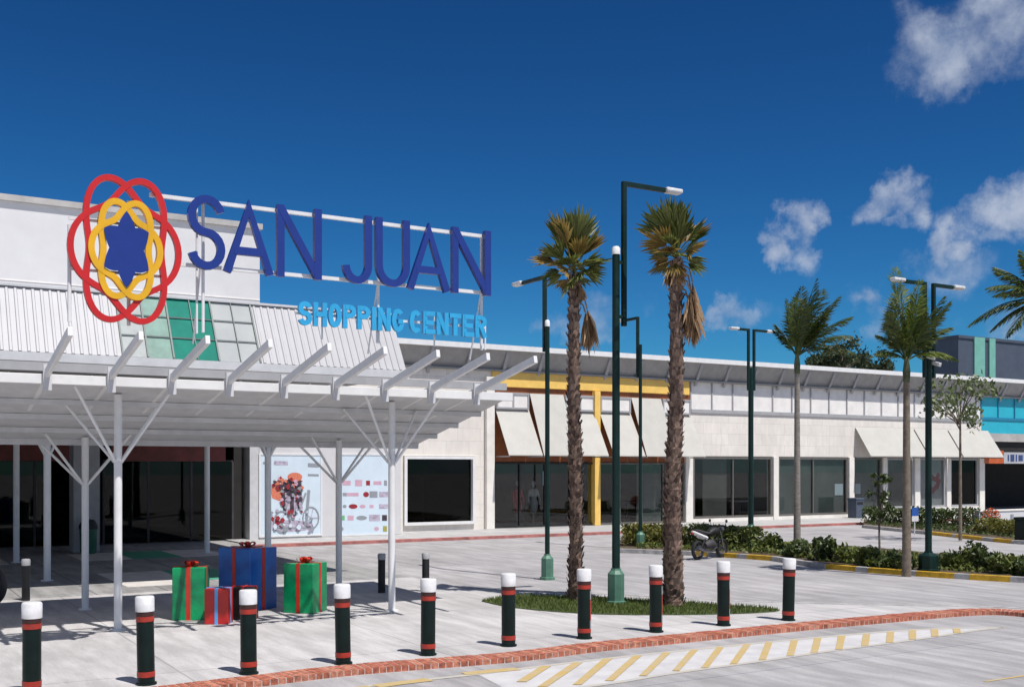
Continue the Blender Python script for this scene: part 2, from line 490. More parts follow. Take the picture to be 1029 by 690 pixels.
M['bark'] = mat('tree_bark', (0.20, 0.16, 0.12), 0.9, 0.2, 9, 0.4, 30)
M['boot'] = leafy('dry_leaf_base', (0.07, 0.04, 0.03), (0.30, 0.21, 0.16), 0.9, 0.0)
M['fan'] = leafy('fan_palm_leaf', (0.05, 0.085, 0.016), (0.24, 0.25, 0.06), 0.4, 0.3)
M['fan_olive'] = leafy('yellowing_palm_leaf', (0.20, 0.13, 0.03), (0.36, 0.25, 0.07), 0.5, 0.3)
M['dead'] = leafy('dead_palm_leaf', (0.26, 0.14, 0.06), (0.56, 0.40, 0.25), 0.8, 0.2)
M['frond'] = leafy('feather_palm_leaf', (0.035, 0.065, 0.016), (0.13, 0.16, 0.035), 0.4, 0.3)
M['frond_light'] = leafy('young_palm_leaf', (0.07, 0.12, 0.015), (0.24, 0.28, 0.05), 0.4, 0.35)
M['hedge'] = leafy('hedge_leaf', (0.05, 0.085, 0.015), (0.19, 0.21, 0.045), 0.5, 0.25)
M['hedge_dark'] = leafy('dark_shrub_leaf', (0.025, 0.05, 0.014), (0.11, 0.14, 0.035), 0.5, 0.25)
M['hedge_gold'] = leafy('golden_hedge_leaf', (0.09, 0.10, 0.016), (0.24, 0.22, 0.045), 0.5, 0.25)
M['sapling'] = leafy('sapling_leaf', (0.07, 0.10, 0.035), (0.20, 0.24, 0.10), 0.5, 0.3)
M['far_leaf'] = leafy('far_tree_leaf', (0.02, 0.04, 0.015), (0.07, 0.09, 0.03), 0.6, 0.2)
M['flower'] = leafy('orange_flower', (0.55, 0.06, 0.02), (0.75, 0.20, 0.05), 0.6, 0.2)
M['grass'] = leafy('grass_blade', (0.06, 0.10, 0.015), (0.16, 0.19, 0.04), 0.6, 0.3)
M['g_green'] = mat('glossy_green_wrap', (0.0, 0.36, 0.12), 0.28, 0.0, 2.6, col2=(0.0, 0.14, 0.06))
M['g_red'] = mat('red_wrap', (0.52, 0.02, 0.015), 0.4, 0.08, 3)
M['g_blue'] = mat('glossy_blue_wrap', (0.008, 0.18, 0.62), 0.28, 0.0, 2.0, col2=(0.01, 0.07, 0.32))
M['g_black'] = mat('black_wrap', (0.012, 0.006, 0.007), 0.4, 0.1, 3)
M['ribbon_red'] = mat('red_ribbon', (0.55, 0.03, 0.015), 0.35, 0.1, 5)
M['ribbon_blue'] = mat('light_blue_ribbon', (0.10, 0.38, 0.75), 0.35, 0.1, 5)
M['poster'] = mat('poster_pale_blue', (0.62, 0.72, 0.80), 0.5, 0.04, 1.5)
M['orange'] = mat('orange_panel', (0.50, 0.10, 0.02), 0.5, 0.1, 3)
M['sign_grey'] = mat('sign_pale_grey', (0.42, 0.42, 0.44), 0.5, 0.05, 3)
M['ink'] = mat('dark_blue_ink', (0.03, 0.06, 0.18), 0.5, 0.05, 3)
M['ink_red'] = mat('dark_red_ink', (0.30, 0.02, 0.03), 0.5, 0.05, 3)
M['ink_pink'] = mat('pink_ink', (0.60, 0.36, 0.45), 0.5, 0.05, 3)
M['ink_grey'] = mat('grey_ink', (0.28, 0.30, 0.33), 0.5, 0.05, 3)
M['ink_black'] = mat('black_ink', (0.10, 0.07, 0.09), 0.5, 0.0, 9, col2=(0.02, 0.015, 0.02))
M['ink_orange'] = mat('orange_ink', (0.62, 0.09, 0.03), 0.5, 0.0, 30, col2=(0.7, 0.3, 0.2))
M['ink_violet'] = mat('pale_violet_ink', (0.55, 0.52, 0.62), 0.5, 0.0, 9, col2=(0.30, 0.22, 0.30))
M['ink_green'] = mat('green_ink', (0.15, 0.45, 0.2), 0.5, 0.05, 3)
M['ink_olive'] = mat('olive_ink', (0.35, 0.33, 0.08), 0.5, 0.05, 3)
M['tile_green'] = mat('green_floor_tile', (0.06, 0.34, 0.22), 0.6, 0.1, 3)
M['tile_white'] = mat('white_floor_tile', (0.66, 0.62, 0.58), 0.6, 0.1, 3)
M['bin'] = mat('blue_grey_bin', (0.07, 0.09, 0.13), 0.5, 0.1, 5)
M['bin_green'] = mat('dark_green_bin', (0.01, 0.10, 0.06), 0.5, 0.1, 5)
M['blue_sign'] = mat('blue_sign_paint', (0.02, 0.09, 0.35), 0.5, 0.1, 5)
def stone_mat():
    m = paving('cream_stone', (0.86, 0.80, 0.73), (0.66, 0.62, 0.57), (0.9, 0.45), 0.008, 0.07, off=0.5)
    nt = m.node_tree
    for n in nt.nodes:                        # the courses run up the wall: use x and z of the object
        if n.type == 'TEX_BRICK':
            mp = n.inputs['Vector'].links[0].from_node
            mp.inputs['Rotation'].default_value = (R(90), 0, 0)
    return m
M['stone'] = stone_mat()
def screen_mat():
    m = bpy.data.materials.new('lit_screen'); m.use_nodes = True
    b = m.node_tree.nodes['Principled BSDF']
    b.inputs['Base Color'].default_value = (0.1, 0.3, 0.4, 1)
    b.inputs['Emission Color'].default_value = (0.25, 0.55, 0.7, 1)
    b.inputs['Emission Strength'].default_value = 0.9
    return m
M['screen'] = screen_mat()

# ================================================================== THE SETTING
ROAD_Z = -0.05
g = MB(); g.poly([(-300, -300, ROAD_Z), (500, -300, ROAD_Z), (500, 500, ROAD_Z), (-300, 500, ROAD_Z)])
tag(g.build('road', M['road']), kind='structure')

def smooth_line(pts, n=6):
    """Catmull-Rom through 2D points"""
    P = [Vector((p[0], p[1])) for p in pts]
    out = []
    for i in range(len(P) - 1):
        p0, p1, p2, p3 = P[max(i - 1, 0)], P[i], P[i + 1], P[min(i + 2, len(P) - 1)]
        for k in range(n):
            t = k / n
            out.append(0.5 * ((2 * p1) + (p2 - p0) * t + (2 * p0 - 5 * p1 + 4 * p2 - p3) * t * t + (3 * p1 - p0 - 3 * p2 + p3) * t ** 3))
    out.append(P[-1]); return out
def offset_line(line, d):
    out = []
    for i in range(len(line)):
        a, c = line[max(i - 1, 0)], line[min(i + 1, len(line) - 1)]
        t = (c - a).normalized(); out.append(line[i] + Vector((t.y, -t.x)) * d)   # to the right of travel
    return out
def resample(line, step):
    out = [line[0]]; acc = 0.0
    for i in range(len(line) - 1):
        a, b = line[i], line[i + 1]; L = (b - a).length; pos = step - acc
        while pos <= L:
            out.append(a + (b - a) * (pos / L)); pos += step
        acc = (acc + L) % step
    return out

near_px = [(-60, 712), (120, 694), (240, 680.5), (350, 668), (499, 656.5), (590, 646), (673, 638), (760, 629.5), (859, 620.5), (969, 611.8), (1029, 613.5), (1080, 620)]
near = smooth_line([G(*p) for p in near_px])
far_px = [(1080, 617), (1029, 611.5), (960, 609), (900, 608), (760, 604.5), (600, 596.5), (470, 591.5)]
far = smooth_line([G(*p) for p in far_px])
plaza_poly = list(near) + list(far)[1:] + [Vector((9.6, 18.2)), Vector((9.6, 20.0)), Vector((-8, 20.0)), Vector((-12, 14))]
m_ = MB(); m_.prism(plaza_poly, ROAD_Z - 0.1, 0.0)
tag(m_.build('plaza_paving', M['plaza']), kind='structure')
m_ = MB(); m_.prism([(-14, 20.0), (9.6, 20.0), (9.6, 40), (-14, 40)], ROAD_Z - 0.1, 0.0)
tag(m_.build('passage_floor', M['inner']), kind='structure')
t_ = MB()
for (x0, x1, y0, y1, k) in ((4.6, 5.75, 27.4, 29.8, 0), (5.75, 6.95, 27.4, 29.8, 1), (6.95, 8.1, 27.4, 29.8, 0),
                            (4.3, 5.6, 21.0, 24.0, 0), (5.6, 6.7, 21.6, 24.0, 1), (0.8, 2.0, 27.4, 29.8, 1), (2.0, 3.0, 27.4, 29.8, 0)):
    t_.cur = k; t_.box(x0, x1, y0, y1, -0.01, 0.004)
tag(t_.build('floor_tiles', [M['tile_white'], M['tile_green']]), kind='structure')

def brick_kerb(line, width, side, z0, z1, bl=0.088):
    """bricks laid across the edge, one course wide"""
    mb = MB(); rnd = random.Random(3)
    inn = resample(line, bl)
    o = offset_line(inn, width * side)
    for i in range(len(inn) - 1):
        a, b, c, d = inn[i], inn[i + 1], o[i + 1], o[i]
        e = 0.075
        ab, dc = (b - a) * e, (c - d) * e
        dz = rnd.uniform(-0.003, 0.003)
        mb.cur = 1 if rnd.random() < 0.35 else 0
        pts = [a + ab, b - ab, c - dc, d + dc]
        mb.prism([(p.x, p.y) for p in pts], z0, z1 + dz)
    mb.cur = 2
    io, oo = offset_line(inn, 0.004 * side), offset_line(inn, (width - 0.003) * side)
    for i in range(len(inn) - 1):
        mb.prism([(p.x, p.y) for p in (io[i], io[i + 1], oo[i + 1], oo[i])], z0, z1 - 0.0035)
    return tag(mb.build('brick_kerb', [M['brick'], M['brick_b'], M['mortar']]), kind='structure')
brick_kerb(near, 0.34, 1, ROAD_Z - 0.05, 0.012)
fk = MB(); fo = offset_line(far, .14)
for i in range(len(far) - 1): fk.prism([(p.x, p.y) for p in (far[i], far[i + 1], fo[i + 1], fo[i])], ROAD_Z - .05, .006)
tag(fk.build('kerb', M['kerb']), kind='structure')

# sidewalk along the shops with its red painted edge
m_ = MB(); m_.box(9.62, 75, 30.45, 41, ROAD_Z - 0.1, 0.03)
tag(m_.build('sidewalk', M['walk']), kind='structure')
m_ = MB(); m_.box(9.62, 75, 30.15, 30.45, ROAD_Z - 0.1, 0.034)
tag(m_.build('kerb', M['redkerb']), kind='structure')

# yellow hatching on the road
h_ = MB(); ZM = ROAD_Z + 0.004
def gq(px, py): return G(px, py, ROAD_Z)
def mark(pts): h_.poly([(p.x, p.y, ZM) for p in pts])
top_line = smooth_line([gq(*p) for p in ((330, 694), (400, 685.5), (480, 677), (549, 668.5), (609, 661.5), (680, 654), (755, 646.5), (832, 639.3), (914, 632.8), (985, 630.2), (1010, 630.2))])
low_line = smooth_line([gq(*p) for p in ((520, 698), (612, 686.5), (673, 676.5), (760, 664.5), (832, 654), (914, 643), (985, 632.5), (1010, 630.6))])
h_.cur = 1
def strip(line, w):
    a, b = offset_line(line, -w / 2), offset_line(line, w / 2)
    for i in range(len(line) - 1): mark((a[i], b[i], b[i + 1], a[i + 1]))
strip(low_line, 0.09)
strip(top_line, 0.09)
ZM = ROAD_Z + 0.006; h_.cur = 0
for q_ in (((378, 689.5), (400, 686.3), (432, 682.6)), ((466, 676.8), (490, 674.6), (520, 671.8)), ((330, 696), (350, 693), (372, 690))):
    strip([gq(*p).to_2d() for p in q_], 0.17)
h_.cur = 2; ZM = ROAD_Z + 0.002
tl_, ll_ = top_line[12:], low_line
mark(list(tl_) + list(reversed(ll_)))
ZM = ROAD_Z + 0.008; h_.cur = 0
for (x0, y0, x1, y1) in ((549, 669, 524, 685), (581, 665.5, 545, 690), (611, 661.5, 580, 688), (641, 658.5, 612, 684),
                         (670, 655.6, 646, 679), (698, 652.6, 679, 674), (724, 650, 708, 671), (751, 647.2, 737, 667), (773, 644.8, 766, 663),
                         (798.6, 642.6, 794, 659), (822, 640.8, 818, 656), (846, 638.8, 843, 652.5), (871, 636.8, 869, 649), (895, 634.8, 894, 645.6),
                         (917, 633.2, 917, 642.4), (939, 632.2, 939.5, 639.3), (961, 631.4, 962, 636)):
    w = 3.7 + max(0, (700 - x0) * 0.010)
    mark((gq(x0 - w, y0), gq(x1 - w, y1), gq(x1 + w, y1), gq(x0 + w, y0)))
ZM = ROAD_Z + 0.004; h_.cur = 0
strip([gq(*p).to_2d() for p in ((990, 684.5), (1010, 681.5), (1040, 677))], 0.045)
tag(h_.build('road_markings', [M['yellow_mark'], M['faded_mark'], M['worn_white']]), kind='structure')

# the grass island
isl = smooth_line([G(*p) for p in ((484, 604), (520, 598.6), (600, 600.5), (700, 606), (776, 611.5), (772, 615), (700, 617.5), (600, 617), (520, 611), (484, 604))])[:-1]
m_ = MB(); m_.prism([(p.x, p.y) for p in isl], -0.05, 0.012)
tag(m_.build('lawn', M['lawn']), kind='structure')
def inside(p, poly):
    c = False; n = len(poly)
    for i in range(n):
        a, b = poly[i], poly[i - 1]
        if (a.y > p[1]) != (b.y > p[1]) and p[0] < (b.x - a.x) * (p[1] - a.y) / (b.y - a.y) + a.x: c = not c
    return c
gr = MB(); xs, ys = [p.x for p in isl], [p.y for p in isl]; rnd = random.Random(5); k = 0
while k < 9000:
    x, y = rnd.uniform(min(xs), max(xs)), rnd.uniform(min(ys), max(ys))
    if not inside((x, y), isl): continue
    k += 1
    a, hgt, w = rnd.uniform(0, 6.28), rnd.uniform(0.025, 0.075), 0.008
    dx, dy = math.cos(a) * w, math.sin(a) * w
    lx, ly = rnd.uniform(-.03, .03), rnd.uniform(-.03, .03)
    gr.poly([(x - dx, y - dy, .01), (x + dx, y + dy, .01), (x + lx, y + ly, .01 + hgt)])
tag(gr.build('grass', M['grass']), 'short green grass on the island under the two fan palms', 'grass', kind='stuff')

# the planted medians of the car park
def median(near_px, far_px, dashes):
    zt = 0.06
    nl = [G(px, py, ROAD_Z) for (px, py) in near_px]
    fl = [G(px, py, ROAD_Z) for (px, py) in far_px]
    poly = [(p.x, p.y) for p in nl] + [(p.x, p.y) for p in reversed(fl)]
    mb = MB(); mb.prism(poly, ROAD_Z - 0.1, zt - 0.02)
    tag(mb.build('median_soil', M['soil']), kind='structure')
    kb = MB()
    def at(px):
        for i in range(len(near_px) - 1):
            a, b = near_px[i], near_px[i + 1]
            if a[0] <= px <= b[0]:
                return G(px, a[1] + (b[1] - a[1]) * (px - a[0]) / (b[0] - a[0]), ROAD_Z)
    cuts = sorted(set([near_px[0][0], near_px[-1][0]] + [q for d in dashes for q in d] + [p[0] for p in near_px]))
    for i in range(len(cuts) - 1):
        mid = (cuts[i] + cuts[i + 1]) / 2
        kb.cur = 1 if any(d[0] <= mid <= d[1] for d in dashes) else 0
        a, b = at(cuts[i]), at(cuts[i + 1])
        kb.bar((a.x, a.y, zt / 2 + ROAD_Z / 2), (b.x, b.y, zt / 2 + ROAD_Z / 2), 0.16, zt - ROAD_Z)
    for i in range(len(fl) - 1):
        kb.cur = 0
        kb.bar((fl[i].x, fl[i].y, 0.0), (fl[i + 1].x, fl[i + 1].y, 0.0), 0.15, 0.1)
    tag(kb.build('median_kerb', [M['kerb'], M['yellow_kerb']]), kind='structure')
median([(622, 555), (690, 557.5), (728, 559.5), (777, 563), (830, 571), (874, 575), (922, 578.5), (975, 582), (1029, 585), (1090, 589)],
       [(622, 545), (690, 543), (760, 545), (880, 553), (940, 559), (1029, 567), (1090, 572)],
       [(700, 712), (728, 742), (752, 777), (832, 862), (874, 911), (922, 960), (975, 1016)])
median([(868, 530), (936, 537), (990, 543), (1020, 546), (1070, 549)], [(868, 524), (940, 526), (990, 531), (1020, 534), (1070, 537)],
       [(936, 958), (962, 989), (1000, 1018)])

# ================================================================== THE SHOP WING
YF = 34.0
def fx(px): return PY(px, 470, YF)[0]
X0, XE = 10.5, 66.0
wing = thing('shop_building', 'long low row of shops with cream stone front, yellow band and grey overhanging roof', 'building', (X0, YF, 0))
xs19, x24, x28, x47 = fx(494), fx(598), fx(692), fx(986)
# stone front left of the yellow shops
w = MB(); xw0, xw1 = fx(405), fx(477)
w.box(X0, xw0, YF, YF + 0.3, 0, 5.75); w.box(xw1, xs19, YF, YF + 0.3, 0, 5.75)
w.box(xw0, xw1, YF, YF + 0.3, 2.62, 5.75); w.box(xw0, xw1, YF, YF + 0.3, 0, 0.22)
w.build('stone_wall', M['stone'], wing)
MB().box(x28 + 0.1, x47, YF, YF + 0.3, 2.68, 4.42).build('stone_wall', M['stone'], wing)
w = MB()
w.box(xs19, x28 + 0.1, YF + 0.02, YF + 0.3, 2.42, 5.12)
w.build('shopfront_header', M['brown'], wing)
w = MB(); w.box(xs19, x28, YF - 0.06, YF + 0.3, 5.12, 5.66)
w.build('yellow_band', M['yellow_wall'], wing, bevel=0.01)
w = MB()                                           # clerestory strip on the right
w.box(x28 + 0.1, x47, YF + 0.05, YF + 0.3, 4.50, 5.7)
w.build('clerestory_panel', M['panel'], wing)
w = MB(); x = x28 + 0.1
w.box(x, x47, YF - 0.05, YF + 0.04, 4.42, 4.56)
w.build('grey_ledge', M['mid_grey'], wing)
while x < x47:
    MB().box(x, x + 0.06, YF + 0.01, YF + 0.05, 4.563, 5.66).build('mullion', M['mid_grey'], wing); x += 1.12
# the end with turquoise panels
w = MB(); w.box(x47, XE, YF + 0.03, YF + 0.3, 3.9, 5.75); w.build('turquoise_panel', M['teal'], wing)
MB().box(x47, XE, YF - 0.02, YF + 0.03, 4.56, 4.68).build('turquoise_trim', M['teal_dark'], wing)
x = x47
while x < 56: MB().box(x, x + 0.06, YF - 0.015, YF + 0.03, 4.683, 5.72).build('turquoise_mullion', M['teal_dark'], wing); x += 1.3
w = MB(); w.box(x47, XE, YF - 0.1, YF + 0.3, 3.5, 3.897); w.build('canopy_ledge', M['cornice'], wing)
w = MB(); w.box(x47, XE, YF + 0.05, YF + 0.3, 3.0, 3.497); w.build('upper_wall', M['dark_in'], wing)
# roof slab tilted up towards the front, with ribs below and a white edge
YE = 33.54
def zr(y): return 6.40 - (y - YE) * 1.55
rf = MB(); rf.prism_yz([(YE, zr(YE)), (YF + .02, zr(YF + .02)), (46, 5.6), (46, 5.9), (YE, zr(YE) + 0.1)], X0, XE)
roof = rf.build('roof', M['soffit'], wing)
e_ = MB(); e_.box(X0, XE, YE - .09, YE - .003, zr(YE) - 0.02, zr(YE) + 0.16); e_.build('fascia', M['white_metal'], roof)
x = X0 + 0.4
while x < XE - 4:
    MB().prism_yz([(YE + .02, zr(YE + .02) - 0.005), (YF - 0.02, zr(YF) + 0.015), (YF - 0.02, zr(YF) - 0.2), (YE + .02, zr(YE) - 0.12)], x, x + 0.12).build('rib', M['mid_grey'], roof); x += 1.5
MB().box(X0, XE, YF - 0.16, YF - 0.022, 5.66, 5.72).build('soffit_beam', M['soffit'], roof)
# pilasters
def pil(px, wpx, y0, z1, m, proj=0.12):
    x0, x1 = fx(px), fx(px + wpx)
    MB().box(x0, x1, YF - proj, YF + 0.32, 0.03, z1).build('pilaster', m, wing, bevel=0.01)
pil(487, 8, YF, 5.45, M['cream'], 0.16)
MB().box(x24 - 0.13, x24 + 0.13, YF - 0.18, YF + 0.3, 0.03, 5.10).build('pilaster', M['yellow_wall'], wing, bevel=0.01)
for (px, wd) in ((688, 7), (776, 5), (852, 5), (886, 4), (918, 5), (950, 4), (983, 5)):
    pil(px, wd, YF, 2.675, M['cream'], 0.10)
# windows: frame, pane
def window(px0, px1, z0, z1, fm, gm, fw=0.08, mull=0, deep=0.1, frame_out=0.03):
    x0, x1 = (fx(px0) if px0 > 60 else px0), (fx(px1) if px1 > 60 else px1)
    f_ = MB()
    y0, y1 = YF - frame_out, YF + deep
    f_.box(x0, x0 + fw, y0, y1, z0, z1); f_.box(x1 - fw, x1, y0, y1, z0, z1)
    f_.box(x0 + fw, x1 - fw, y0, y1, z0, z0 + fw); f_.box(x0 + fw, x1 - fw, y0, y1, z1 - fw, z1)
    for k in range(mull):
        xm = x0 + (x1 - x0) * (k + 1) / (mull + 1)
        f_.box(xm - 0.025, xm + 0.025, YF + 0.0, y1 - 0.01, z0 + fw, z1 - fw)
    o = f_.build('window', fm, wing)
    MB().box(x0 + fw * 0.5, x1 - fw * 0.5, YF + 0.05, YF + 0.062, z0 + fw * 0.5, z1 - fw * 0.5).build('pane', gm, o)
    return o
window(405.5, 476.5, 0.23, 2.61, M['white_metal'], M['glass_dark'], 0.10, 0, 0.1, 0.1)
window(496, 597, 0.05, 2.40, M['black'], M['glass'], 0.06, 3)
window(600.5, 687.5, 0.05, 2.40, M['win_frame'], M['glass'], 0.06, 3)
window(696, 775.5, 0.16, 2.66, M['win_frame'], M['glass'], 0.09, 1)
window(781.5, 851.5, 0.16, 2.66, M['win_frame'], M['glass'], 0.09, 1)
window(857.5, 885.5, 0.16, 2.66, M['win_frame'], M['glass'], 0.09, 0)
window(890.5, 917.5, 0.36, 2.66, M['mid_grey'], M['glass'], 0.09, 0)
window(923.5, 949.5, 0.36, 2.66, M['mid_grey'], M['glass'], 0.09, 0)
window(954.5, 982.5, 0.36, 2.66, M['mid_grey'], M['glass_dark'], 0.09, 0)
s_ = MB()
s_.box(fx(693), fx(886), YF - 0.06, YF + 0.3, 0.03, 0.157); s_.box(fx(890), fx(983), YF - 0.06, YF + 0.3, 0.03, 0.357)
s_.build('plinth', M['cream'], wing)
# inside of the shops
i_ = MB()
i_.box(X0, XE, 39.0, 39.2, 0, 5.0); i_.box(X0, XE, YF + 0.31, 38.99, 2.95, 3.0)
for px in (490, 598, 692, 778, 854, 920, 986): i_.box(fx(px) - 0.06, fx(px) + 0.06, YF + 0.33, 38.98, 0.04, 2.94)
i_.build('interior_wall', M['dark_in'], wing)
for (p0, p1, yy, mm, nm) in ((641, 687, YF + .09, 'pale_reflection', 'reflection_sheet'), (711, 735, YF + .3, 'mid_in', 'hanging_banner'), (783, 851, YF + .11, 'pale_reflection', 'reflection_sheet'),
                     (858.5, 885, YF + .11, 'pale_reflection', 'reflection_sheet'), (891.5, 917, YF + .11, 'mid_in', 'reflection_sheet')):
    MB().box(fx(p0), fx(p1), yy, yy + .01, .12, 2.6).build(nm, M[mm], wing)  # the thin sheets close behind the panes stand in for reflections in the glass
for px in (725, 831): MB().box(fx(px), fx(px) + .03, YF - .006, YF - .001, 2.69, 4.41).build('wall_joint', M['panel'], wing)
# side wall
MB().box(X0, X0 + 0.3, YF + 0.31, 45, 0, 5.0).build('side_wall', M['cream'], wing)

def awning(x0, x1, ztop, zbot, out, upper=None):
    a = MB()
    a.prism_yz([(YF - 0.03, ztop), (YF - out, zbot), (YF - out, zbot - 0.035), (YF - 0.03, ztop - 0.05)], x0, x1)
    o = a.build('awning', M['awning'], wing)
    for xx in (x0 + 0.03, x1 - 0.06):
        MB().bar((xx, YF - out + 0.02, zbot - 0.06), (xx, YF - 0.04, zbot - 0.06), 0.03, 0.04).build('bracket', M['mid_grey'], o)
    if upper:
        MB().box(x0, x1 - 0.05, YF - 0.10, YF + 0.015, ztop + 0.03, upper).build('grey_box_panel', M['panel'], o)
        fr = MB()
        fr.box(x0 - 0.01, x1 - 0.04, YF - 0.13, YF - 0.10, upper - 0.07, upper + 0.0)
        fr.box(x0 - 0.01, x1 - 0.04, YF - 0.13, YF - 0.10, ztop + 0.0, ztop + 0.07)
        for xx in (x0, (x0 + x1) / 2 - 0.03, x1 - 0.1):
            fr.box(xx, xx + 0.06, YF - 0.125, YF - 0.10, ztop + 0.072, upper - 0.072)
        fr.build('panel_frame', M['mid_grey'], o)
    return o
for (p0, p1, tall) in ((497.5, 531, 0), (531.5, 566, 1), (566.5, 596.5, 0), (602, 633, 0), (633.5, 664, 1), (664.5, 693, 0)):
    if tall: awning(fx(p0) + .02, fx(p1) - .02, 4.92, 2.67, 1.0)
    else: awning(fx(p0), fx(p1), 4.32, 2.67, .98, 4.92)
for (a, b) in ((859, 917), (918, 951), (952, 986)):
    awning(fx(a), fx(b) - 0.03 + (0.5 if b == 986 else 0), 4.02, 2.74, 0.9)

# end wall signs of the dark doorway
od = MB(); od.box(fx(986) + 0.1, fx(1006), YF - 0.14, YF - 0.06, 2.42, 3.06)
tag(od.build('sign', M['orange']), 'plain orange-brown fascia board beside the grey shop sign', 'sign')
sg = thing('shop_sign', 'pale grey shop sign with dark blue lettering over the dark doorway', 'sign', (fx(1018), YF - 0.1, 2.42))
MB().box(fx(1006.3), fx(1060), YF - 0.14, YF - 0.06, 2.42, 2.98).build('board', M['sign_grey'], sg)

# glyphs drawn with strokes; every one in a box 1 high, w wide
def arc(cx, cy, rx, ry, a0, a1, n=14):
    return [(cx + rx * math.cos(R(a0 + (a1 - a0) * i / n)), cy + ry * math.sin(R(a0 + (a1 - a0) * i / n))) for i in range(n + 1)]
def glyph(ch, w, t):
    h = t / 2; W_ = w - h; m = w / 2; rx = m - h
    if ch == 'S':
        u = (1 - t) / 4
        return [arc(m, 1 - h - u, rx, u, 15, 270) + arc(m, h + u, rx, u, 90, -165)[1:]]
    if ch == 'A': return [[(h * .8, 0), (m, 1 - h * 2.0), (w - h * .8, 0)], [(w * .2, .30), (w * .8, .30)]]
    if ch == 'N': return [[(h, 0), (h, 1)], [(h * 1.1, 1 - h * .9), (w - h * 1.1, h * .9)], [(w - h, 0), (w - h, 1)]]
    if ch == 'J': return [[(w - h, 1)] + [(w - h, .3)] + arc(m, h + .22, rx, .22, 0, -175)]
    if ch == 'U': return [[(h, 1)] + arc(m, h + .26, rx, .26, 180, 360) + [(w - h, 1)]]
    if ch == 'H': return [[(h, 0), (h, 1)], [(w - h, 0), (w - h, 1)], [(h, .5), (w - h, .5)]]
    if ch == 'O': return [('c', arc(m, .5, rx, .5 - h, 0, 360, 26)[:-1])]
    if ch == 'P': return [[(h, 0), (h, 1)], [(h, 1 - h), (m, 1 - h)] + arc(m, .72, rx, .28 - h, 90, -90, 10) + [(h, .44 + h)]]
    if ch == 'I': return [[(m, 0), (m, 1)]]
    if ch == 'G': return [arc(m, .5, rx, .5 - h, 45, 330, 22) + [(w - h, .42)], [(w - h * .6, .45), (m, .45)]]
    if ch == 'C': return [arc(m, .5, rx, .5 - h, 45, 315, 22)]
    if ch == 'E': return [[(h, 0), (h, 1)], [(h, 1 - h), (w, 1 - h)], [(h, .5), (w * .9, .5)], [(h, h), (w, h)]]
    if ch == 'T': return [[(m, 0), (m, 1)], [(0, 1 - h), (w, 1 - h)]]
    if ch == 'R': return [[(h, 0), (h, 1)], [(h, 1 - h), (m, 1 - h)] + arc(m, .72, rx, .28 - h, 90, -90, 10) + [(h, .44 + h)], [(m, .5), (w - h * .7, 0)]]
    return []
def letter(ch, x0, x1, z0, z1, t, y, dep, m, parent, name='letter'):
    Hh = z1 - z0; mb = MB()
    for i, st in enumerate(glyph(ch, (x1 - x0) / Hh, t / Hh)):
        closed = st[0] == 'c'
        pts = st[1] if closed else st
        mb.ribbon([(x0 + p[0] * Hh, z0 + p[1] * Hh) for p in pts], t, y - dep - i * 0.003, y + i * 0.003, closed)
    return mb.build(name, m, parent)
xx = fx(1010)
for wd, hh in ((.10, .30), (.30, .34), (.10, .34), (.34, .30), (.1, .3), (.3, .34)):
    MB().box(xx, xx + wd, YF - .152, YF - .141, 2.70 - hh / 2, 2.70 + hh / 2).build('lettering', M['ink'], sg); xx += wd + .12

# things seen inside the shop windows
def display(name, label, cat, px, y, z0, w_, h_, m, group=None, z_base=0.0):
    x = PY(px, 470, y)[0]
    t = thing(name, label, cat, (x, y, z0), 0, group)
    return t, x
t, x = display('television', 'lit blue screen on the wall inside the yellow-pillared shop', 'television', 555, 37.5, 1.25, 1, 1, None)
MB().box(x - .50, x + .50, 37.5, 37.58, 1.45, 2.12).build('case', M['black'], t)
MB().box(x - .45, x + .45, 37.485, 37.497, 1.50, 2.07).build('screen', M['screen'], t)
MB().box(x - .05, x + .05, 37.585, 38.99, 1.7, 1.8).build('wall_bracket', M['black'], t)
def mannequin(px, y, label, body):
    x = PY(px, 470, y)[0]
    t = thing('mannequin', label, 'mannequin', (x, y, 0.03), 0, 'mannequins in the shop windows')
    MB().lathe([(0.0, 0), (.2, .0), (.2, .02), (.03, .03), (.025, .45)], 14, (x, y, .03)).build('stand', M['grey_metal'], t, True)
    MB().lathe([(.10, .45), (.17, .6), (.18, .85), (.12, 1.02), (.17, 1.2), (.16, 1.36), (.05, 1.42), (.045, 1.48)], 14, (x, y, .03)).build('torso', body, t, True)
    MB().lathe([(.02, 1.482), (.075, 1.53), (.09, 1.6), (.07, 1.68), (0.0, 1.70)], 12, (x, y, .03)).build('head', M['grey_metal'], t, True)
    for s in (-1, 1):
        MB().pipe([(x + s * .17, y, 1.33), (x + s * .24, y - .03, 1.05), (x + s * .22, y - .1, .8)], [.05, .042, .03], 8).build('arm', body, t, True)
mannequin(520, 35.3, 'red dressed mannequin behind the leftmost glass of the yellow shop', M['g_red'])
mannequin(536, 35.6, 'grey dressed mannequin behind the first tall lamp post left of the palm', M['grey_metal'])
mannequin(712, 35.4, 'pale dressed mannequin at the left of the window beside the right fan palm', M['panel'])
mannequin(979, 35.3, 'black dressed mannequin in the window beside the doorway', M['ink_black'])
def counter(px, y, label, m, w_=1.6, h_=0.8):
    x = PY(px, 470, y)[0]
    t = thing('display_table', label, 'table', (x, y, 0.03), 0, 'tables in the shop windows')
    MB().box(x - w_ / 2, x + w_ / 2, y - .3, y + .3, h_ - .06, h_).build('tabletop', m, t)
    for sx in (-1, 1):
        MB().box(x + sx * (w_ / 2 - .08) - .03, x + sx * (w_ / 2 - .08) + .03, y - .27, y + .27, .03, h_ - .061).build('leg', M['shelf'], t)
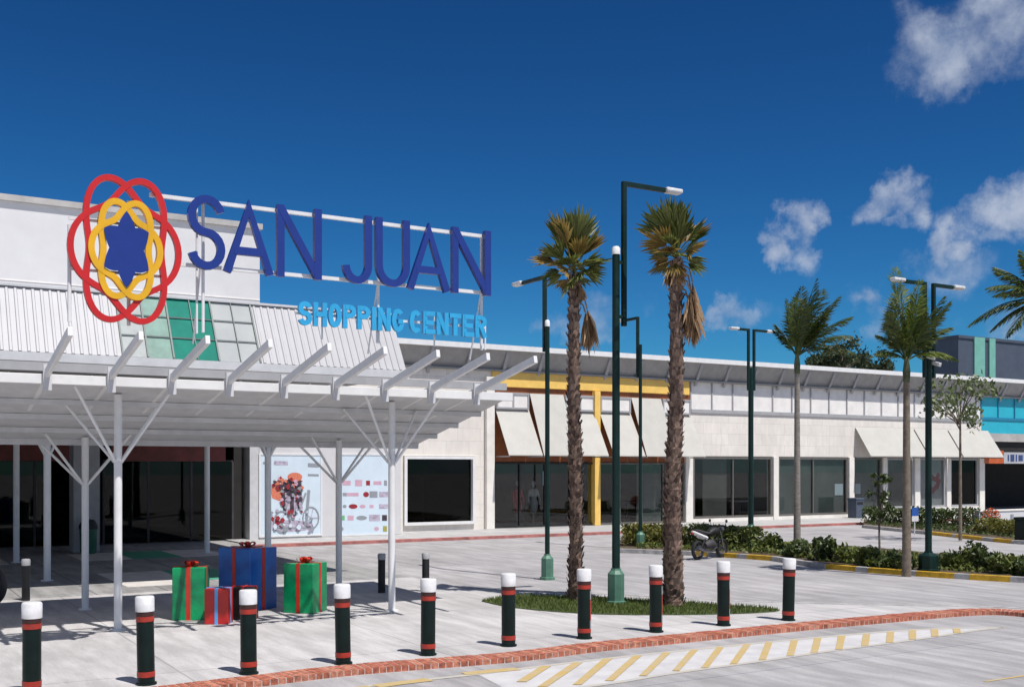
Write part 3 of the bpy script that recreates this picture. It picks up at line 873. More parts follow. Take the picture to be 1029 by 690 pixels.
counter(752, 35.6, 'dark display table low in the window beside the right fan palm', M['mid_grey'])
counter(640, 36.0, 'dark display table in the window right of the yellow pillar', M['mid_grey'])
counter(820, 35.6, 'pale display table in the window behind the grey slim palm trunk', M['panel'], 2.0, .7)
def light_panel(px, y, z0, z1, w_, label):
    x = PY(px, 470, y)[0]
    o = MB().box(x - w_ / 2, x + w_ / 2, y, y + .05, z0, z1).build('pale_panel', M['poster'])
    tag(o, label, 'pale_panel', 'pale panels in the shop windows')
light_panel(843, YF + .08, 1.0, 1.5, .5, 'pale panel inside the glass, a painted reflection left of the grey bin')  # pale patch standing in for a greenish reflection on the pane
light_panel(862, YF + .08, 1.05, 1.5, .35, 'pale panel inside the glass above the grey bin')
# the red swirl poster in the right window
rs = thing('window_graphic', 'grey window graphic with a curled red ribbon shape', 'poster', (fx(926), YF + .075, .45))
MB().box(fx(925), fx(948.5), YF + .07, YF + .08, .46, 2.56).build('sheet', M['sign_grey'], rs)
xa = fx(936)
MB().ribbon([(xa - .15, 2.5), (xa - .1, 2.1), (xa + .1, 1.75), (xa + .45, 1.65), (xa + .62, 1.95)], .22, YF + .063, YF + .069).ribbon(
    [(xa + .65, 1.7), (xa + .5, 1.35), (xa + .2, 1.15), (xa - .3, 1.05)], .26, YF + .0635, YF + .0695).build('red_curl', M['ink_red'], rs)

# ================================================================== THE ENTRANCE HALL (left)
hall = thing('entrance_building', 'tall white entrance block with corrugated sloping roof and dark shopfronts below', 'building', (0, 31, 0))
XB = PY(261, 300, 31)[0]
ZB = PY(261, 231, 31)[1]
blk = MB(); blk.box(-14, XB, 31, 46, 4.4, ZB)
blk.build('wall', M['white'], hall)
MB().box(-14, XB + 0.06, 30.9, 46.1, ZB + 0.002, ZB + 0.16).build('cornice', M['cornice'], hall)
MB().box(-14, XB, 30.985, 30.998, 7.05, 7.09).build('wall_joint', M['panel'], hall)
# sloping corrugated front of the passage roof
XR = 9.5
ya, za, yb, zb = 20.0, 4.16, 20.72, 5.36
def slope_pt(x, t, out=0.0):
    n = Vector((0, -(zb - za), (yb - ya))).normalized()
    return (x, ya + (yb - ya) * t + n.y * out, za + (zb - za) * t + n.z * out)
def corrugated(x0, x1):
    mb = MB(); x = x0; pts = []
    while x < x1:
        for (dx, o) in ((0, 0), (0.05, 0), (0.062, 0.016), (0.098, 0.016), (0.11, 0)):
            if x + dx <= x1: pts.append((x + dx, o))
        x += 0.11 + 0.03
    pts.append((x1, 0))
    for i in range(len(pts) - 1):
        (xa_, oa), (xb_, ob) = pts[i], pts[i + 1]
        if xb_ - xa_ < 1e-5: continue
        mb.poly([slope_pt(xa_, 0, oa), slope_pt(xb_, 0, ob), slope_pt(xb_, 1, ob), slope_pt(xa_, 1, oa)])
    return mb
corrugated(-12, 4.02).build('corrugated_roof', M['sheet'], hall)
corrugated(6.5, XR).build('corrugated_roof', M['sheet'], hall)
def pane(x0, x1, m, name):
    mb = MB(); mb.poly([slope_pt(x0, 0), slope_pt(x1, 0), slope_pt(x1, 1), slope_pt(x0, 1)])
    return mb.build(name, m, hall)
pane(4.02, 4.45, M['clear_sheet'], 'pale_roof_sheet'); pane(4.45, 4.90, M['pale_green'], 'pale_green_roof_sheet')
pane(4.90, 5.72, M['green_sheet'], 'green_roof_sheet'); pane(5.72, 6.5, M['grey_sheet'], 'grey_roof_sheet')
fr = MB()
for x in (4.02, 4.45, 4.90, 5.33, 5.72, 6.12, 6.5):
    fr.bar(slope_pt(x, 0, .02), slope_pt(x, 1, .02), 0.03 if x not in (5.33, 6.12) else 0.014, 0.03)
for t in (0.33, 0.66):
    fr.bar(slope_pt(4.02, t, .02), slope_pt(6.5, t, .02), 0.014, 0.02)
fr.build('glazing_bars', M['bar_grey'], hall)
rt = MB(); rt.box(-12, XR, yb + 0.0, 30.98, zb - 0.15, zb - 0.02)
rt.box(XR - .1, XR - .02, ya + .75, 30.97, za, zb - .151)
rt.build('passage_roof', M['white'], hall)
cp = MB(); cp.box(-12, XR + .03, yb - 0.06, yb + 0.12, zb - 0.012, zb + 0.03); cp.box(-12, XR + .03, ya - .08, ya + .04, za - .16, za - .01)
cp.build('roof_edge_trim', M['grey_metal'], hall)
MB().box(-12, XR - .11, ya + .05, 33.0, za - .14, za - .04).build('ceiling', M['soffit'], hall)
rs_ = MB(); rs_.prism_yz([(ya + .06, za - .03), (yb + .05, zb - .16), (yb + .05, za - .03)], XR - .1, XR - .02)
rs_.build('roof_end', M['white'], hall)
# dark shopfronts at the back of the passage
XQ = PY(249, 500, 32.8)[0]
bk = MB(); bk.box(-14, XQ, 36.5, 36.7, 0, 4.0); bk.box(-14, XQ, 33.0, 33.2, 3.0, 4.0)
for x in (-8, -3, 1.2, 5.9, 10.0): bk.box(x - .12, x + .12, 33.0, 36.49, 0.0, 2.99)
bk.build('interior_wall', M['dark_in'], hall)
for (a, b) in ((-6, -1.5), (-0.6, 1.1), (1.4, 5.6), (6.3, 9.6)): MB().box(a, b, 32.9, 32.99, 2.4, 3.5).build('maroon_header', M['maroon'], hall)
for (a, b) in ((-7.8, -3.2), (-2.8, 1.0), (1.4, 5.7), (6.1, 9.85)):
    f_ = MB()
    for x in (a, (a * 2 + b) / 3, (a + 2 * b) / 3, b): f_.box(x - .03, x + .03, 33.0, 33.08, .0, 2.39)
    f_.box(a, b, 33.0, 33.08, 2.392, 2.44)
    o = f_.build('shop_window', M['shelf'], hall)
    MB().box(a + .03, b - .03, 33.03, 33.04, .03, 2.385).build('pane', M['glass_dark'], o)
MB().box(XQ, XQ + .28, 32.6, 33.6, 0, 4.0).build('end_pillar', M['grey_metal'], hall)
MB().box(4.85, 5.50, 30.3, 30.95, 0, 4.0).build('square_pillar', M['mid_grey'], hall, bevel=.01)

# things in the dark passage
bn = thing('litter_bin', 'dark green litter bin with black lid in front of the square pillar', 'bin', (5.12, 29.75, 0.0))
MB().lathe([(.17, 0), (.2, .06), (.22, .62), (.0, .63)], 16, (5.12, 29.75, 0)).build('body', M['bin_green'], bn, True)
MB().lathe([(.235, .632), (.235, .72), (.16, .86), (.0, .9)], 16, (5.12, 29.75, 0)).build('lid', M['black'], bn, True)
cb = thing('shelf_unit', 'dark grey shelf unit behind the passage glass', 'shelf', (5.4, 35, 0))
MB().box(4.6, 4.66, 34.6, 35.1, 0, 2.1).build('side_panel', M['shelf'], cb); MB().box(6.3, 6.36, 34.6, 35.1, 0, 2.1).build('side_panel', M['shelf'], cb)
for z in (.1, .6, 1.1, 1.6, 2.05): MB().box(4.661, 6.299, 34.6, 35.1, z, z + .04).build('shelf', M['ink_grey'], cb)
yb_ = MB(); q = G(40, 548)
yb_.lathe([(.17, 0), (.14, .05), (.05, .5), (.0, .62)], 12, (q.x, q.y, 0))
tag(yb_.build('floor_cone', M['gold_enamel']), 'small yellow floor cone among the white columns in the shade', 'cone')

# the white poster block between passage and shops
XP0, XP1 = PY(258, 500, 32.6)[0], PY(403, 500, 32.6)[0]
pb = thing('display_wall', 'white projecting wall block carrying two posters beside the dark passage', 'wall', ((XP0 + XP1) / 2, 33.3, 0.03))
MB().box(XQ + .29, XP1, 32.6, 33.98, 0.03, 4.3).build('wall', M['white'], pb, bevel=.015)
MB().box(XQ + .29, XP1 + .03, 32.5, 33.0, 4.302, 4.4).build('coping', M['cream'], pb)
YP = 32.6
def pxz(px, py): return PY(px, py, YP)
def poster(pa, pb_, ya_, yb2, label):
    x0, z1 = pxz(pa, ya_); x1, z0 = pxz(pb_, yb2)[0], pxz(pa, yb2)[1]
    t = thing('poster', label, 'poster', ((x0 + x1) / 2, YP, z0))
    MB().box(x0, x1, YP - .025, YP - .002, z0, z1).build('sheet', M['poster'], t)
    f_ = MB(); e = .05
    f_.box(x0 - e, x0, YP - .04, YP - .002, z0 - e, z1 + e); f_.box(x1, x1 + e, YP - .04, YP - .002, z0 - e, z1 + e)
    f_.box(x0, x1, YP - .04, YP - .002, z0 - e, z0); f_.box(x0, x1, YP - .04, YP - .002, z1, z1 + e)
    f_.build('frame', M['white_metal'], t)
    return t
def art(t, name, items, base=YP - .028):
    mb = MB(); mats = []
    for i, (m, shape) in enumerate(items):
        if m not in mats: mats.append(m)
        mb.cur = mats.index(m)
        y = base - .0004 * i
        pts = [pxz(*p) for p in shape]
        mb.prism_xz(pts, y - .0003, y)
    return mb.build(name, mats, t)
p1 = poster(261.5, 322, 457, 538, 'pale blue poster of a cyclist in orange leaning over a bicycle')
def ell(cx, cy, rx, ry, n=16, a0=0, a1=360): return [(cx + rx * math.cos(R(a0 + (a1 - a0) * i / n)), cy + ry * math.sin(R(a0 + (a1 - a0) * i / n))) for i in range(n if a1 - a0 == 360 else n + 1)]
def line_px(a, b, w):
    dx, dy = b[0] - a[0], b[1] - a[1]; L_ = math.hypot(dx, dy); nx, ny = -dy / L_ * w / 2, dx / L_ * w / 2
    return [(a[0] + nx, a[1] + ny), (b[0] + nx, b[1] + ny), (b[0] - nx, b[1] - ny), (a[0] - nx, a[1] - ny)]
cyc = [(M['ink_violet'], ell(290, 528, 24, 6)),
       (M['ink_orange'], [(272, 492), (275, 484), (284, 480), (288, 484), (287, 500), (280, 503), (273, 500)]),
       (M['ink_black'], [(284, 484), (292, 480), (302, 482), (303, 496), (300, 512), (295, 518), (290, 512), (286, 518), (283, 508), (282, 494)]),
       (M['ink_orange'], ell(296, 479, 7.5, 4.5)),
       (M['ink_violet'], [(286, 495), (291, 494), (291, 512), (287, 516)]), (M['ink_violet'], [(295, 498), (300, 498), (299, 512), (295, 514)]),
       (M['ink_red'], line_px((272, 520), (283, 528), 4)), (M['ink_grey'], line_px((310, 492), (307, 528), 3)), (M['ink_grey'], line_px((307, 495), (302, 508), 2)),
       (M['ink_grey'], line_px((277, 530), (316, 530), 1.2))]
for c in ((312, 520), (283, 524)):
    for k in range(14):
        a, b = R(k * 360 / 14), R((k + 1) * 360 / 14)
        cyc.append((M['ink_grey'], line_px((c[0] + 8 * math.cos(a), c[1] + 11 * math.sin(a)), (c[0] + 8 * math.cos(b), c[1] + 11 * math.sin(b)), 1.3)))
    for k in range(5): cyc.append((M['ink_violet'], line_px(c, (c[0] + 8 * math.cos(R(k * 72)), c[1] + 11 * math.sin(R(k * 72))), .6)))
rnd = random.Random(19)
for k in range(90):
    a = rnd.random()
    if a < .35: cx_, cy_, mm = rnd.uniform(273, 303), rnd.uniform(476, 502), rnd.choice(['ink_orange', 'ink_red', 'ink_pink', 'ink_black'])
    elif a < .7: cx_, cy_, mm = rnd.uniform(283, 303), rnd.uniform(484, 516), rnd.choice(['ink_black', 'ink_violet', 'ink_red', 'ink_grey'])
    else: cx_, cy_, mm = rnd.uniform(266, 319), rnd.uniform(512, 533), rnd.choice(['ink_violet', 'ink_grey', 'ink_pink', 'poster', 'ink_red'])
    q_ = rnd.uniform(.8, 2.6)
    cyc.append((M[mm], [(cx_ + q_ * rnd.uniform(.6, 1.3) * math.cos(R(t_a)), cy_ + q_ * rnd.uniform(.6, 1.5) * math.sin(R(t_a))) for t_a in range(0, 360, 60)]))
art(p1, 'printed_cyclist', cyc)
for it in [(M['ink_grey'], line_px((309, 467), (320, 467.5), 4)), (M['ink_grey'], line_px((309, 477), (320, 477.3), 2.2)), (M['ink_violet'], line_px((275, 465), (289, 465.3), 4)),
                          (M['ink_grey'], line_px((264, 465), (272, 465), 2.5))]: art(p1, 'printed_line', [it])
p2 = poster(339, 391, 457, 537, 'pale blue poster with rows of small logos near the stone wall')
logos = []
rnd = random.Random(11)
for (yy, xs_) in ((485, ((348, 8, 'ink_pink'), (360, 7, 'ink_pink'), (369.5, 4, 'ink_red'), (379, 8, 'ink_pink'), (387, 3, 'ink_grey'))),
                  (496.5, ((346, 4, 'ink_grey'), (354, 12, 'ink_pink'), (367.5, 6, 'ink_red'), (375, 8, 'ink_grey'), (385, 9, 'ink_violet'))),
                  (508.5, ((346, 4, 'ink_grey'), (354.5, 9, 'ink_red'), (364, 6, 'ink_pink'), (373, 4, 'ink_pink'), (385, 9, 'ink_violet'))),
                  (520, ((344, 4, 'ink_green'), (352, 6, 'ink_pink'), (363, 11, 'ink_grey'), (376, 11, 'ink_violet'), (386, 5, 'ink_black'))),
                  (531, ((343, 4, 'ink_grey'), (378, 5, 'ink_pink'), (386.5, 4, 'ink_olive')))):
    for (xc, wd, mm) in xs_:
        hh = rnd.uniform(3, 6.5)
        logos.append((M[mm], ell(xc, yy, wd / 2, hh / 2, 10) if rnd.random() < .3 else [(xc - wd / 2, yy - hh / 2), (xc + wd / 2, yy - hh / 2), (xc + wd / 2, yy + hh / 2), (xc - wd / 2, yy + hh / 2)]))
for it in logos: art(p2, 'printed_logo', [it])

# ================================================================== THE CANOPY
can = thing('entrance_canopy', 'white steel canopy tilted up on branching columns over the entrance', 'canopy', (3.05, 15.5, 0))
def zc(y): return 3.40 - 0.205 * (y - 15.0)
cols = [(3.05, 15.5, 0), (7.08, 15.42, 0), (3.06, 18.04, 0), (7.25, 18.0, 0)]
CA, CB = -3.0, 8.92
def column(x, y, ztop, r, parent):
    mb = MB(); mb.lathe([(r, .0), (r, ztop)], 18, (x, y, 0)); o = mb.build('column', M['white_metal'], parent, True)
    MB().lathe([(r + .05, 0), (r + .05, .02), (r, .021)], 18, (x, y, 0)).build('base_plate', M['white_metal'], o, True)
    return o
def struts(x, y, zj, ztop_f, dx, dy, parent, r=.021):
    for (sx, sy) in ((-1, -1), (1, -1), (-1, 1), (1, 1)):
        ex, ey = x + sx * dx, y + sy * dy
        MB().pipe([(x + sx * .04, y + sy * .03, zj), (ex, ey, ztop_f(ey))], r, 10).build('strut', M['white_metal'], parent, True)
for i, (x, y, _) in enumerate(cols):
    column(x, y, zc(y) - .1, .054, can)
    if i < 2: struts(x, y, 2.28, lambda yy: zc(yy) - .12, .62, .42, can)
    else: struts(x, y, 1.95, lambda yy: zc(yy) - .12, .62, .30, can)
tips = [8.24 - .772 * k for k in range(15)]
YT = 13.1
for x in tips:
    b = MB(); b.bar((x, YT, zc(YT) - .055), (x, 18.25, zc(18.25) - .02), .058, .105)
    o = b.build('beam', M['white_metal'], can, bevel=.006)
    MB().box(x - .05, x + .05, 14.80, 14.84, zc(14.82) - .26, zc(14.82) + .07).build('bracket', M['grey_metal'], o)
pn = MB(); pn.prism_yz([(14.95, zc(14.95) - .085), (18.3, zc(18.3) - .085), (18.3, zc(18.3) - .055), (14.95, zc(14.95) - .055)], CA, CB)
pn.build('roof_panel', M['grey_metal'], can)
MB().box(CA, CB, 14.86, 14.92, 3.26, 3.385).build('fascia', M['white_metal'], can, bevel=.006)
MB().box(CA, CB, 15.05, 15.13, 3.44, 3.55).build('gutter', M['mid_grey'], can)
for y in (15.9, 16.7, 17.5): MB().bar((CA, y, zc(y) - .125), (CB, y, zc(y) - .125), .05, .075).build('purlin', M['grey_metal'], can)
MB().bar((CA, 18.28, zc(18.28) - .11), (CB, 18.28, zc(18.28) - .11), .07, .12).build('rear_beam', M['grey_metal'], can)
# columns carrying the passage roof
for (x, y) in ((3.2, 23.0), (7.5, 22.6), (3.2, 27.8), (7.8, 28.4)):
    column(x, y, 4.0, .068, hall)
    if y < 25: struts(x, y, 2.45, lambda yy: 4.0, .75, .5, hall, .024)

# ================================================================== THE SIGNS ON THE CANOPY
YS = 13.16
sj = thing('letter_sign', 'large dark blue SAN JUAN letters on white rails above the canopy', 'sign', (5.3, YS, 3.9))
def sx_(px): return PY(px, 470, YS)[0]
for ch, a, b in (('S', 187.5, 225), ('A', 224, 273), ('N', 277, 321.5), ('J', 342.5, 372), ('U', 376, 410), ('A', 408, 450), ('N', 452.5, 491)):
    letter(ch, sx_(a), sx_(b), 4.57, 5.46, .094, YS, .065, M['blue_letter'], sj)
for z in (5.40, 4.62):
    MB().box(2.95 if z > 5 else 3.25, sx_(491), YS + .015, YS + .06, z - .022, z + .022).build('rail', M['white_metal'], sj)
def post(x, z1, parent, y=YS + .085, r=.02):
    MB().pipe([(x, y, zc(y) + .075), (x, y, z1)], r, 10).build('post', M['white_metal'], parent, True)
for x in (3.59, 5.885, 7.44): post(x, 5.42, sj)
post(3.53, 5.42, sj, YS + .14, .014)
for x in (3.56, 5.885, 7.44):
    MB().pipe([(x, YS + .1, 4.62), (x, YS + .42, zc(YS + .42) + .04)], .012, 8).build('stay', M['white_metal'], sj, True)
sc = thing('letter_sign', 'smaller light blue SHOPPING CENTER letters below the big blue ones', 'sign', (6.1, YS, 3.9))
word = 'SHOPPING CENTER'; wid = {'I': .45, ' ': .30}
tot = sum(wid.get(c, 1.0) for c in word); xa, xb = sx_(298), sx_(488)
unit = (xb - xa) / tot; x = xa
for c in word:
    wv = unit * wid.get(c, 1.0)
    if c != ' ': letter(c, x + unit * .05, x + wv - unit * .05, 3.99, 4.29, .06, YS, .05, M['cyan_letter'], sc)
    x += wv
MB().box(xa, xb, YS + .02, YS + .05, 4.13, 4.16).build('rail', M['white_metal'], sc)
for x in (5.10, 5.885 - .03, 6.70, 7.46 + .03): 
    MB().pipe([(x, YS + .065, zc(YS + .065) + .075), (x, YS + .065, 4.25)], .012, 8).build('post', M['white_metal'], sc, True)

EX, EZ = sx_(125.5), 4.71
em = thing('flower_emblem', 'round flower emblem of red and yellow loops around a blue star', 'emblem', (EX, YS, 3.9))
AX, AZ = .625, .965
def rose(r0, r1, ph, ax, az, n=120):
    out = []
    for i in range(n):
        t = 2 * math.pi * i / n
        r = r0 + r1 * math.cos(3 * t + ph)
        out.append((EX + ax * r * math.cos(t), EZ + az * r * math.sin(t)))
    return out
q = MB(); q.ribbon(rose(.80, .16, 0, AX, AZ * .95), .066, YS - .07, YS, True); q.ribbon(rose(.80, .16, math.pi, AX, AZ * .95), .066, YS - .073, YS + .003, True)
q.build('outer_loops', M['red_enamel'], em)
q = MB(); q.ribbon(rose(.505, .105, 0, AX, AZ), .07, YS - .085, YS - .012, True); q.ribbon(rose(.505, .105, math.pi, AX, AZ), .07, YS - .088, YS - .009, True)
q.build('inner_loops', M['gold_enamel'], em)
st = []
for i in range(96):
    t = 2 * math.pi * i / 96 + math.pi / 2
    k = abs(((i % 16) / 16.0) - .5) * 2                # 1 on a point, 0 between two points
    r = .305 + .15 * (k ** 1.15)
    st.append((EX + AX * r * math.cos(t), EZ + AZ * r * math.sin(t)))
q = MB(); q.prism_xz(st, YS - .10, YS - .092); q.build('star', M['blue_letter'], em)
for x in (2.07, EX + .05):
    MB().pipe([(x, YS + .04, zc(YS) + .075), (x, YS + .04, 4.95 if x < 2.2 else 5.3)], .022, 10).build('post', M['white_metal'], em, True)
for z in (4.45, 5.02):
    MB().box(2.06, 3.2, YS + .006, YS + .03, z - .015, z + .015).build('rail', M['white_metal'], em)

# ================================================================== BOLLARDS
def make_bollard(label, h=.9, shade=False):
    t = thing('bollard', label, 'bollard', (0, 0, 0), 0, 'green bollards with red bands along the plaza edge')
    r = .086
    MB().lathe([(r, .02), (r, h - .16), (0, h - .159)], 24).build('post', M['bollard'], t, True, local=True)
    MB().lathe([(r + .018, 0), (r + .018, .018), (r, .0195)], 24).build('base_ring', M['bollard'], t, True, local=True)
    for (z0, z1) in ((.08, .135), (h - .258, h - .205)):
        MB().lathe([(r, z0), (r + .004, z0 + .001), (r + .004, z1 - .001), (r, z1)], 24).build('red_band', M['band'], t, True, local=True)
    MB().lathe([(r, h - .202), (r + .003, h - .201), (r + .003, h - .161), (r, h - .16)], 24).build('dark_ring', M['band_dark'], t, True, local=True)
    MB().lathe([(r - .01, h - .158), (r + .008, h - .156), (r + .009, h - .018), (r + .0, h - .004), (0, h)], 24).build('cap', M['bollard_cap'], t, True, local=True)
    return t
places = [('32', 32, 697), ('147', 147, 687), ('250', 250, 676.5), ('345', 345, 666.5), ('430', 430, 657.5), ('511', 511, 648.5),
          ('587', 587, 641), ('659', 659, 634.5), ('727', 727, 628), ('792', 792, 622.8)]
blabel = ['green bollard at the left end of the front row, cut off below',
          'green bollard second from the left, before the white front column',
          'green bollard in front of the black and blue gift boxes',
          'green bollard just right of the lone green gift box',
          'green bollard in front of the right white front column',
          'green bollard before the left tip of the grass island',
          'green bollard just left of the tallest lamp base, with red side strip',
          'green bollard left of the right palm trunk, with red side strip',
          'green bollard just right of the right palm trunk, with red side strip',
          'green bollard at the right end of the front row, near the grass']
proto = None
for i, (_, px, py) in enumerate(places):
    if proto is None: proto = b = make_bollard(blabel[0])
    else: b = copy_tree(proto)
    b['label'] = blabel[i]
    p = G(px, py); b.location = (p.x, p.y, 0.0)
    b.rotation_euler = (R(random.uniform(-1.3, 1.3)), R(random.uniform(-1.3, 1.3)), random.uniform(0, 3))
    if i in (6, 7, 8):
        b.rotation_euler = (0, 0, 0)
        a = -YAW + R(-12)
        s_ = MB()
        for kk, (z0, z1) in enumerate(((.13, .24), (.245, .50), (.505, .62))):
            s_.cur = 1 if kk == 1 else 0
            pts = [(.0905 * math.cos(a + R(q)), .0905 * math.sin(a + R(q))) for q in (-26, -13, 0, 13, 26)]
            for j in range(4):
                (xa, yy0), (xb, yy1) = pts[j], pts[j + 1]
                s_.poly([(xa, yy0, z0), (xb, yy1, z0), (xb, yy1, z1), (xa, yy0, z1)])
        s_.build('side_strip', [M['strip_grey'], M['band']], b, local=True)
small = None
for (px, py, lb) in ((26, 603, 'short dark bollard with grey cap standing in the shade at far left'),
                     (383.5, 595, 'short dark bollard with grey cap just left of the right front column'),
                     (427.8, 594, 'short dark bollard with grey cap behind the fifth front bollard')):
    if small is None:
        small = thing('bollard', lb, 'bollard', (0, 0, 0), 0, 'short dark bollards with grey caps')
        MB().lathe([(.065, 0), (.065, .58), (0, .581)], 20).build('post', M['black'], small, True, local=True)
        MB().lathe([(.07, .583), (.072, .67), (.06, .69), (0, .695)], 20).build('cap', M['mid_grey'], small, True, local=True)
        b = small
    else: b = copy_tree(small)
    b['label'] = lb
    p = G(px, py); b.location = (p.x, p.y, 0)

# ================================================================== GIFT BOXES
def gift(px, py, w_, d_, h_, rz, m, mr, label, bow=True, ribbon_w=.06):
    p = G(px, py)
    t = thing('gift_box', label, 'gift box', (p.x, p.y, 0), rz, 'giant wrapped gift boxes under the canopy')
    MB().box(-w_ / 2, w_ / 2, -d_ / 2, d_ / 2, 0, h_ - .0).build('box', m, t, bevel=.012, local=True)
    r_ = MB(); k = .006; rw = ribbon_w / 2
    r_.box(-rw, rw, -d_ / 2 - k, -d_ / 2 + .002, 0, h_ + k); r_.box(-rw, rw, d_ / 2 - .002, d_ / 2 + k, 0, h_ + k)
    r_.box(-rw, rw, -d_ / 2 + .0025, d_ / 2 - .0025, h_ - .01, h_ + k)
    r_.build('ribbon', mr, t, local=True)
    r_ = MB()
    r_.box(-w_ / 2 - k, -w_ / 2 + .002, -rw, rw, 0, h_ + k + .003); r_.box(w_ / 2 - .002, w_ / 2 + k, -rw, rw, 0, h_ + k + .003)
    r_.box(-w_ / 2 + .0025, w_ / 2 - .0025, -rw, rw, h_ - .008, h_ + k + .003)
    r_.build('ribbon', mr, t, local=True)
    if bow:
        bw = MB(); z = h_ + .012
        for a in range(0, 360, 60):
            ca, sa = math.cos(R(a + 20)), math.sin(R(a + 20)); L_ = .115 + .025 * ((a // 60) % 2); nx, ny = -sa, ca
            loop = [(0, 0), (.35, .05), (.75, .075), (1, .05), (.8, .015), (.4, .0), (0, -.004)]
            for j in range(len(loop) - 1):
                (u0, v0), (u1, v1) = loop[j], loop[j + 1]; hw = .03
                bw.poly([(ca * L_ * u0 - nx * hw, sa * L_ * u0 - ny * hw, z + v0), (ca * L_ * u1 - nx * hw, sa * L_ * u1 - ny * hw, z + v1),
                         (ca * L_ * u1 + nx * hw, sa * L_ * u1 + ny * hw, z + v1), (ca * L_ * u0 + nx * hw, sa * L_ * u0 + ny * hw, z + v0)])
        bw.lathe([(.035, 0), (.05, .03), (.035, .07), (0, .08)], 10, (0, 0, z))
        bw.build('bow', mr, t, local=True)
    return t
TW = -YAW
gift(192, 621, .46, .42, .76, TW + R(6), M['g_green'], M['ribbon_red'], 'green gift box with red ribbon, left of the small red box')
gift(220, 625.5, .335, .32, .50, TW + R(2), M['g_red'], M['ribbon_blue'], 'small red gift box with light blue ribbon', bow=False, ribbon_w=.045)
gift(249, 611.0, .66, .60, .96, TW + R(-30), M['g_blue'], M['ribbon_red'], 'largest gift box, blue with red ribbon and bow', ribbon_w=.07)
gift(246, 621.0, .34, .30, .47, TW + R(2), M['g_black'], M['ribbon_red'], 'black gift box with narrow red ribbon in front of the blue one', bow=False, ribbon_w=.03)
gift(307, 614.0, .50, .46, .75, TW + R(-18), M['g_green'], M['ribbon_red'], 'lone green gift box with red bow, right of the blue one')

# ================================================================== LAMP POSTS
def lamp(px, py, zlow, zup0, ztop, arms, label, r=.06, zb=0.0, ped=(.15, .55), pm=None, cap=True, head=.34, fixture=False):
    p = G(px, py, zb)
    t = thing('street_lamp', label, 'street lamp', (p.x, p.y, zb), 0, 'green street lamps with offset upper poles')
    x, y = p.x, p.y
    pr_, ph = ped
    pd = MB()
    n = 8
    pd.lathe([(pr_ + .03, 0), (pr_ + .03, .05), (pr_, .06), (pr_, ph - .03), (r + .02, ph + .03), (r + .015, ph + .06)], n, (x, y, zb)).build('pedestal', pm or M['pedestal'], t)
    MB().lathe([(r, ph + .0), (r * .92, zlow - zb)], 16, (x, y, zb)).build('lower_pole', M['lamp_green'], t, True)
    if cap: MB().lathe([(r * 1.05, 0), (r * 1.05, .10), (r * .7, .13), (0, .14)], 14, (x, y, zlow + .002)).build('cap', M['bollard_cap'], t, True)
    for (ox, oy, dx, dy, ln) in arms:
        ux, uy = x + ox, y + oy
        u = MB(); u.box(ux - .036, ux + .036, uy - .036, uy + .036, zup0, ztop)
        up = u.build('upper_pole', M['lamp_green'], t, bevel=.006)
        for zc_ in (zup0 + .15, min(zlow - .12, zup0 + (ztop - zup0) * .5)):
            MB().bar((x, y, zc_), (ux, uy, zc_), .05, .05).build('clamp', M['lamp_green'], up)
        MB().bar((ux, uy, ztop - .035), (ux + dx * ln, uy + dy * ln, ztop - .035), .065, .075).build('arm', M['lamp_green'], t, bevel=.005)
        hx0, hy0 = ux + dx * (ln + .001), uy + dy * (ln + .001)
        hx1, hy1 = ux + dx * (ln + head), uy + dy * (ln + head)
        hd = MB(); hd.bar((hx0, hy0, ztop - .02), (hx1, hy1, ztop - .02), .15, .07)
        ho = hd.build('lamp_head', M['bollard_cap'], t, bevel=.02)
        MB().bar((hx0 + dx * .03, hy0 + dy * .03, ztop - .062), (hx1 - dx * .03, hy1 - dy * .03, ztop - .062), .11, .014).build('lens', M['panel'], ho)
    if fixture:
        for (ox, zz) in ((-.08, 4.55), (.1, 4.42)):
            MB().bar((x + ox, y - .02, zz), (x + ox + .02, y - .2, zz - .06), .09, .08).build('spotlight', M['bollard_cap'], t, bevel=.01)
    return t
lamp(619, 606.5, 5.65, 4.5, 6.85, [(.145, -.02, 1, 0, .84)], 'tallest street lamp, its single arm reaching right over the fan palm', r=.066, zb=.0, ped=(.135, .52))
lamp(550, 582, 5.05, 4.55, 6.10, [(.0, .10, 0, 1, .85)], 'street lamp left of the left fan palm, arm towards the shops', r=.05, zb=ROAD_Z, ped=(.125, .46))
lamp(643.5, 552, 5.6, 4.7, 6.38, [(.0, .12, 0, 1, .62)], 'thin street lamp behind the left end of the hedge', r=.05, zb=ROAD_Z, ped=(.12, .45), cap=False, head=.26)
lamp(754.5, 543, 5.3, 4.6, 6.50, [(-.10, 0, -1, 0, .42), (.13, 0, 1, 0, .52)], 'double armed street lamp behind the hedge, left of the slim grey palm', r=.085, zb=ROAD_Z, ped=(.15, .45), cap=False)
lamp(933, 573.5, 5.0, 4.1, 6.10, [(-.12, 0, -1, 0, .66), (.16, 0, 1, 0, .62)], 'double armed street lamp at right beside a palm, with white spotlights', r=.07, zb=.03, ped=(.20, .36), pm=M['lamp_green'], cap=False, fixture=True)  # dark pedestal colour: the shade on it is put into the paint

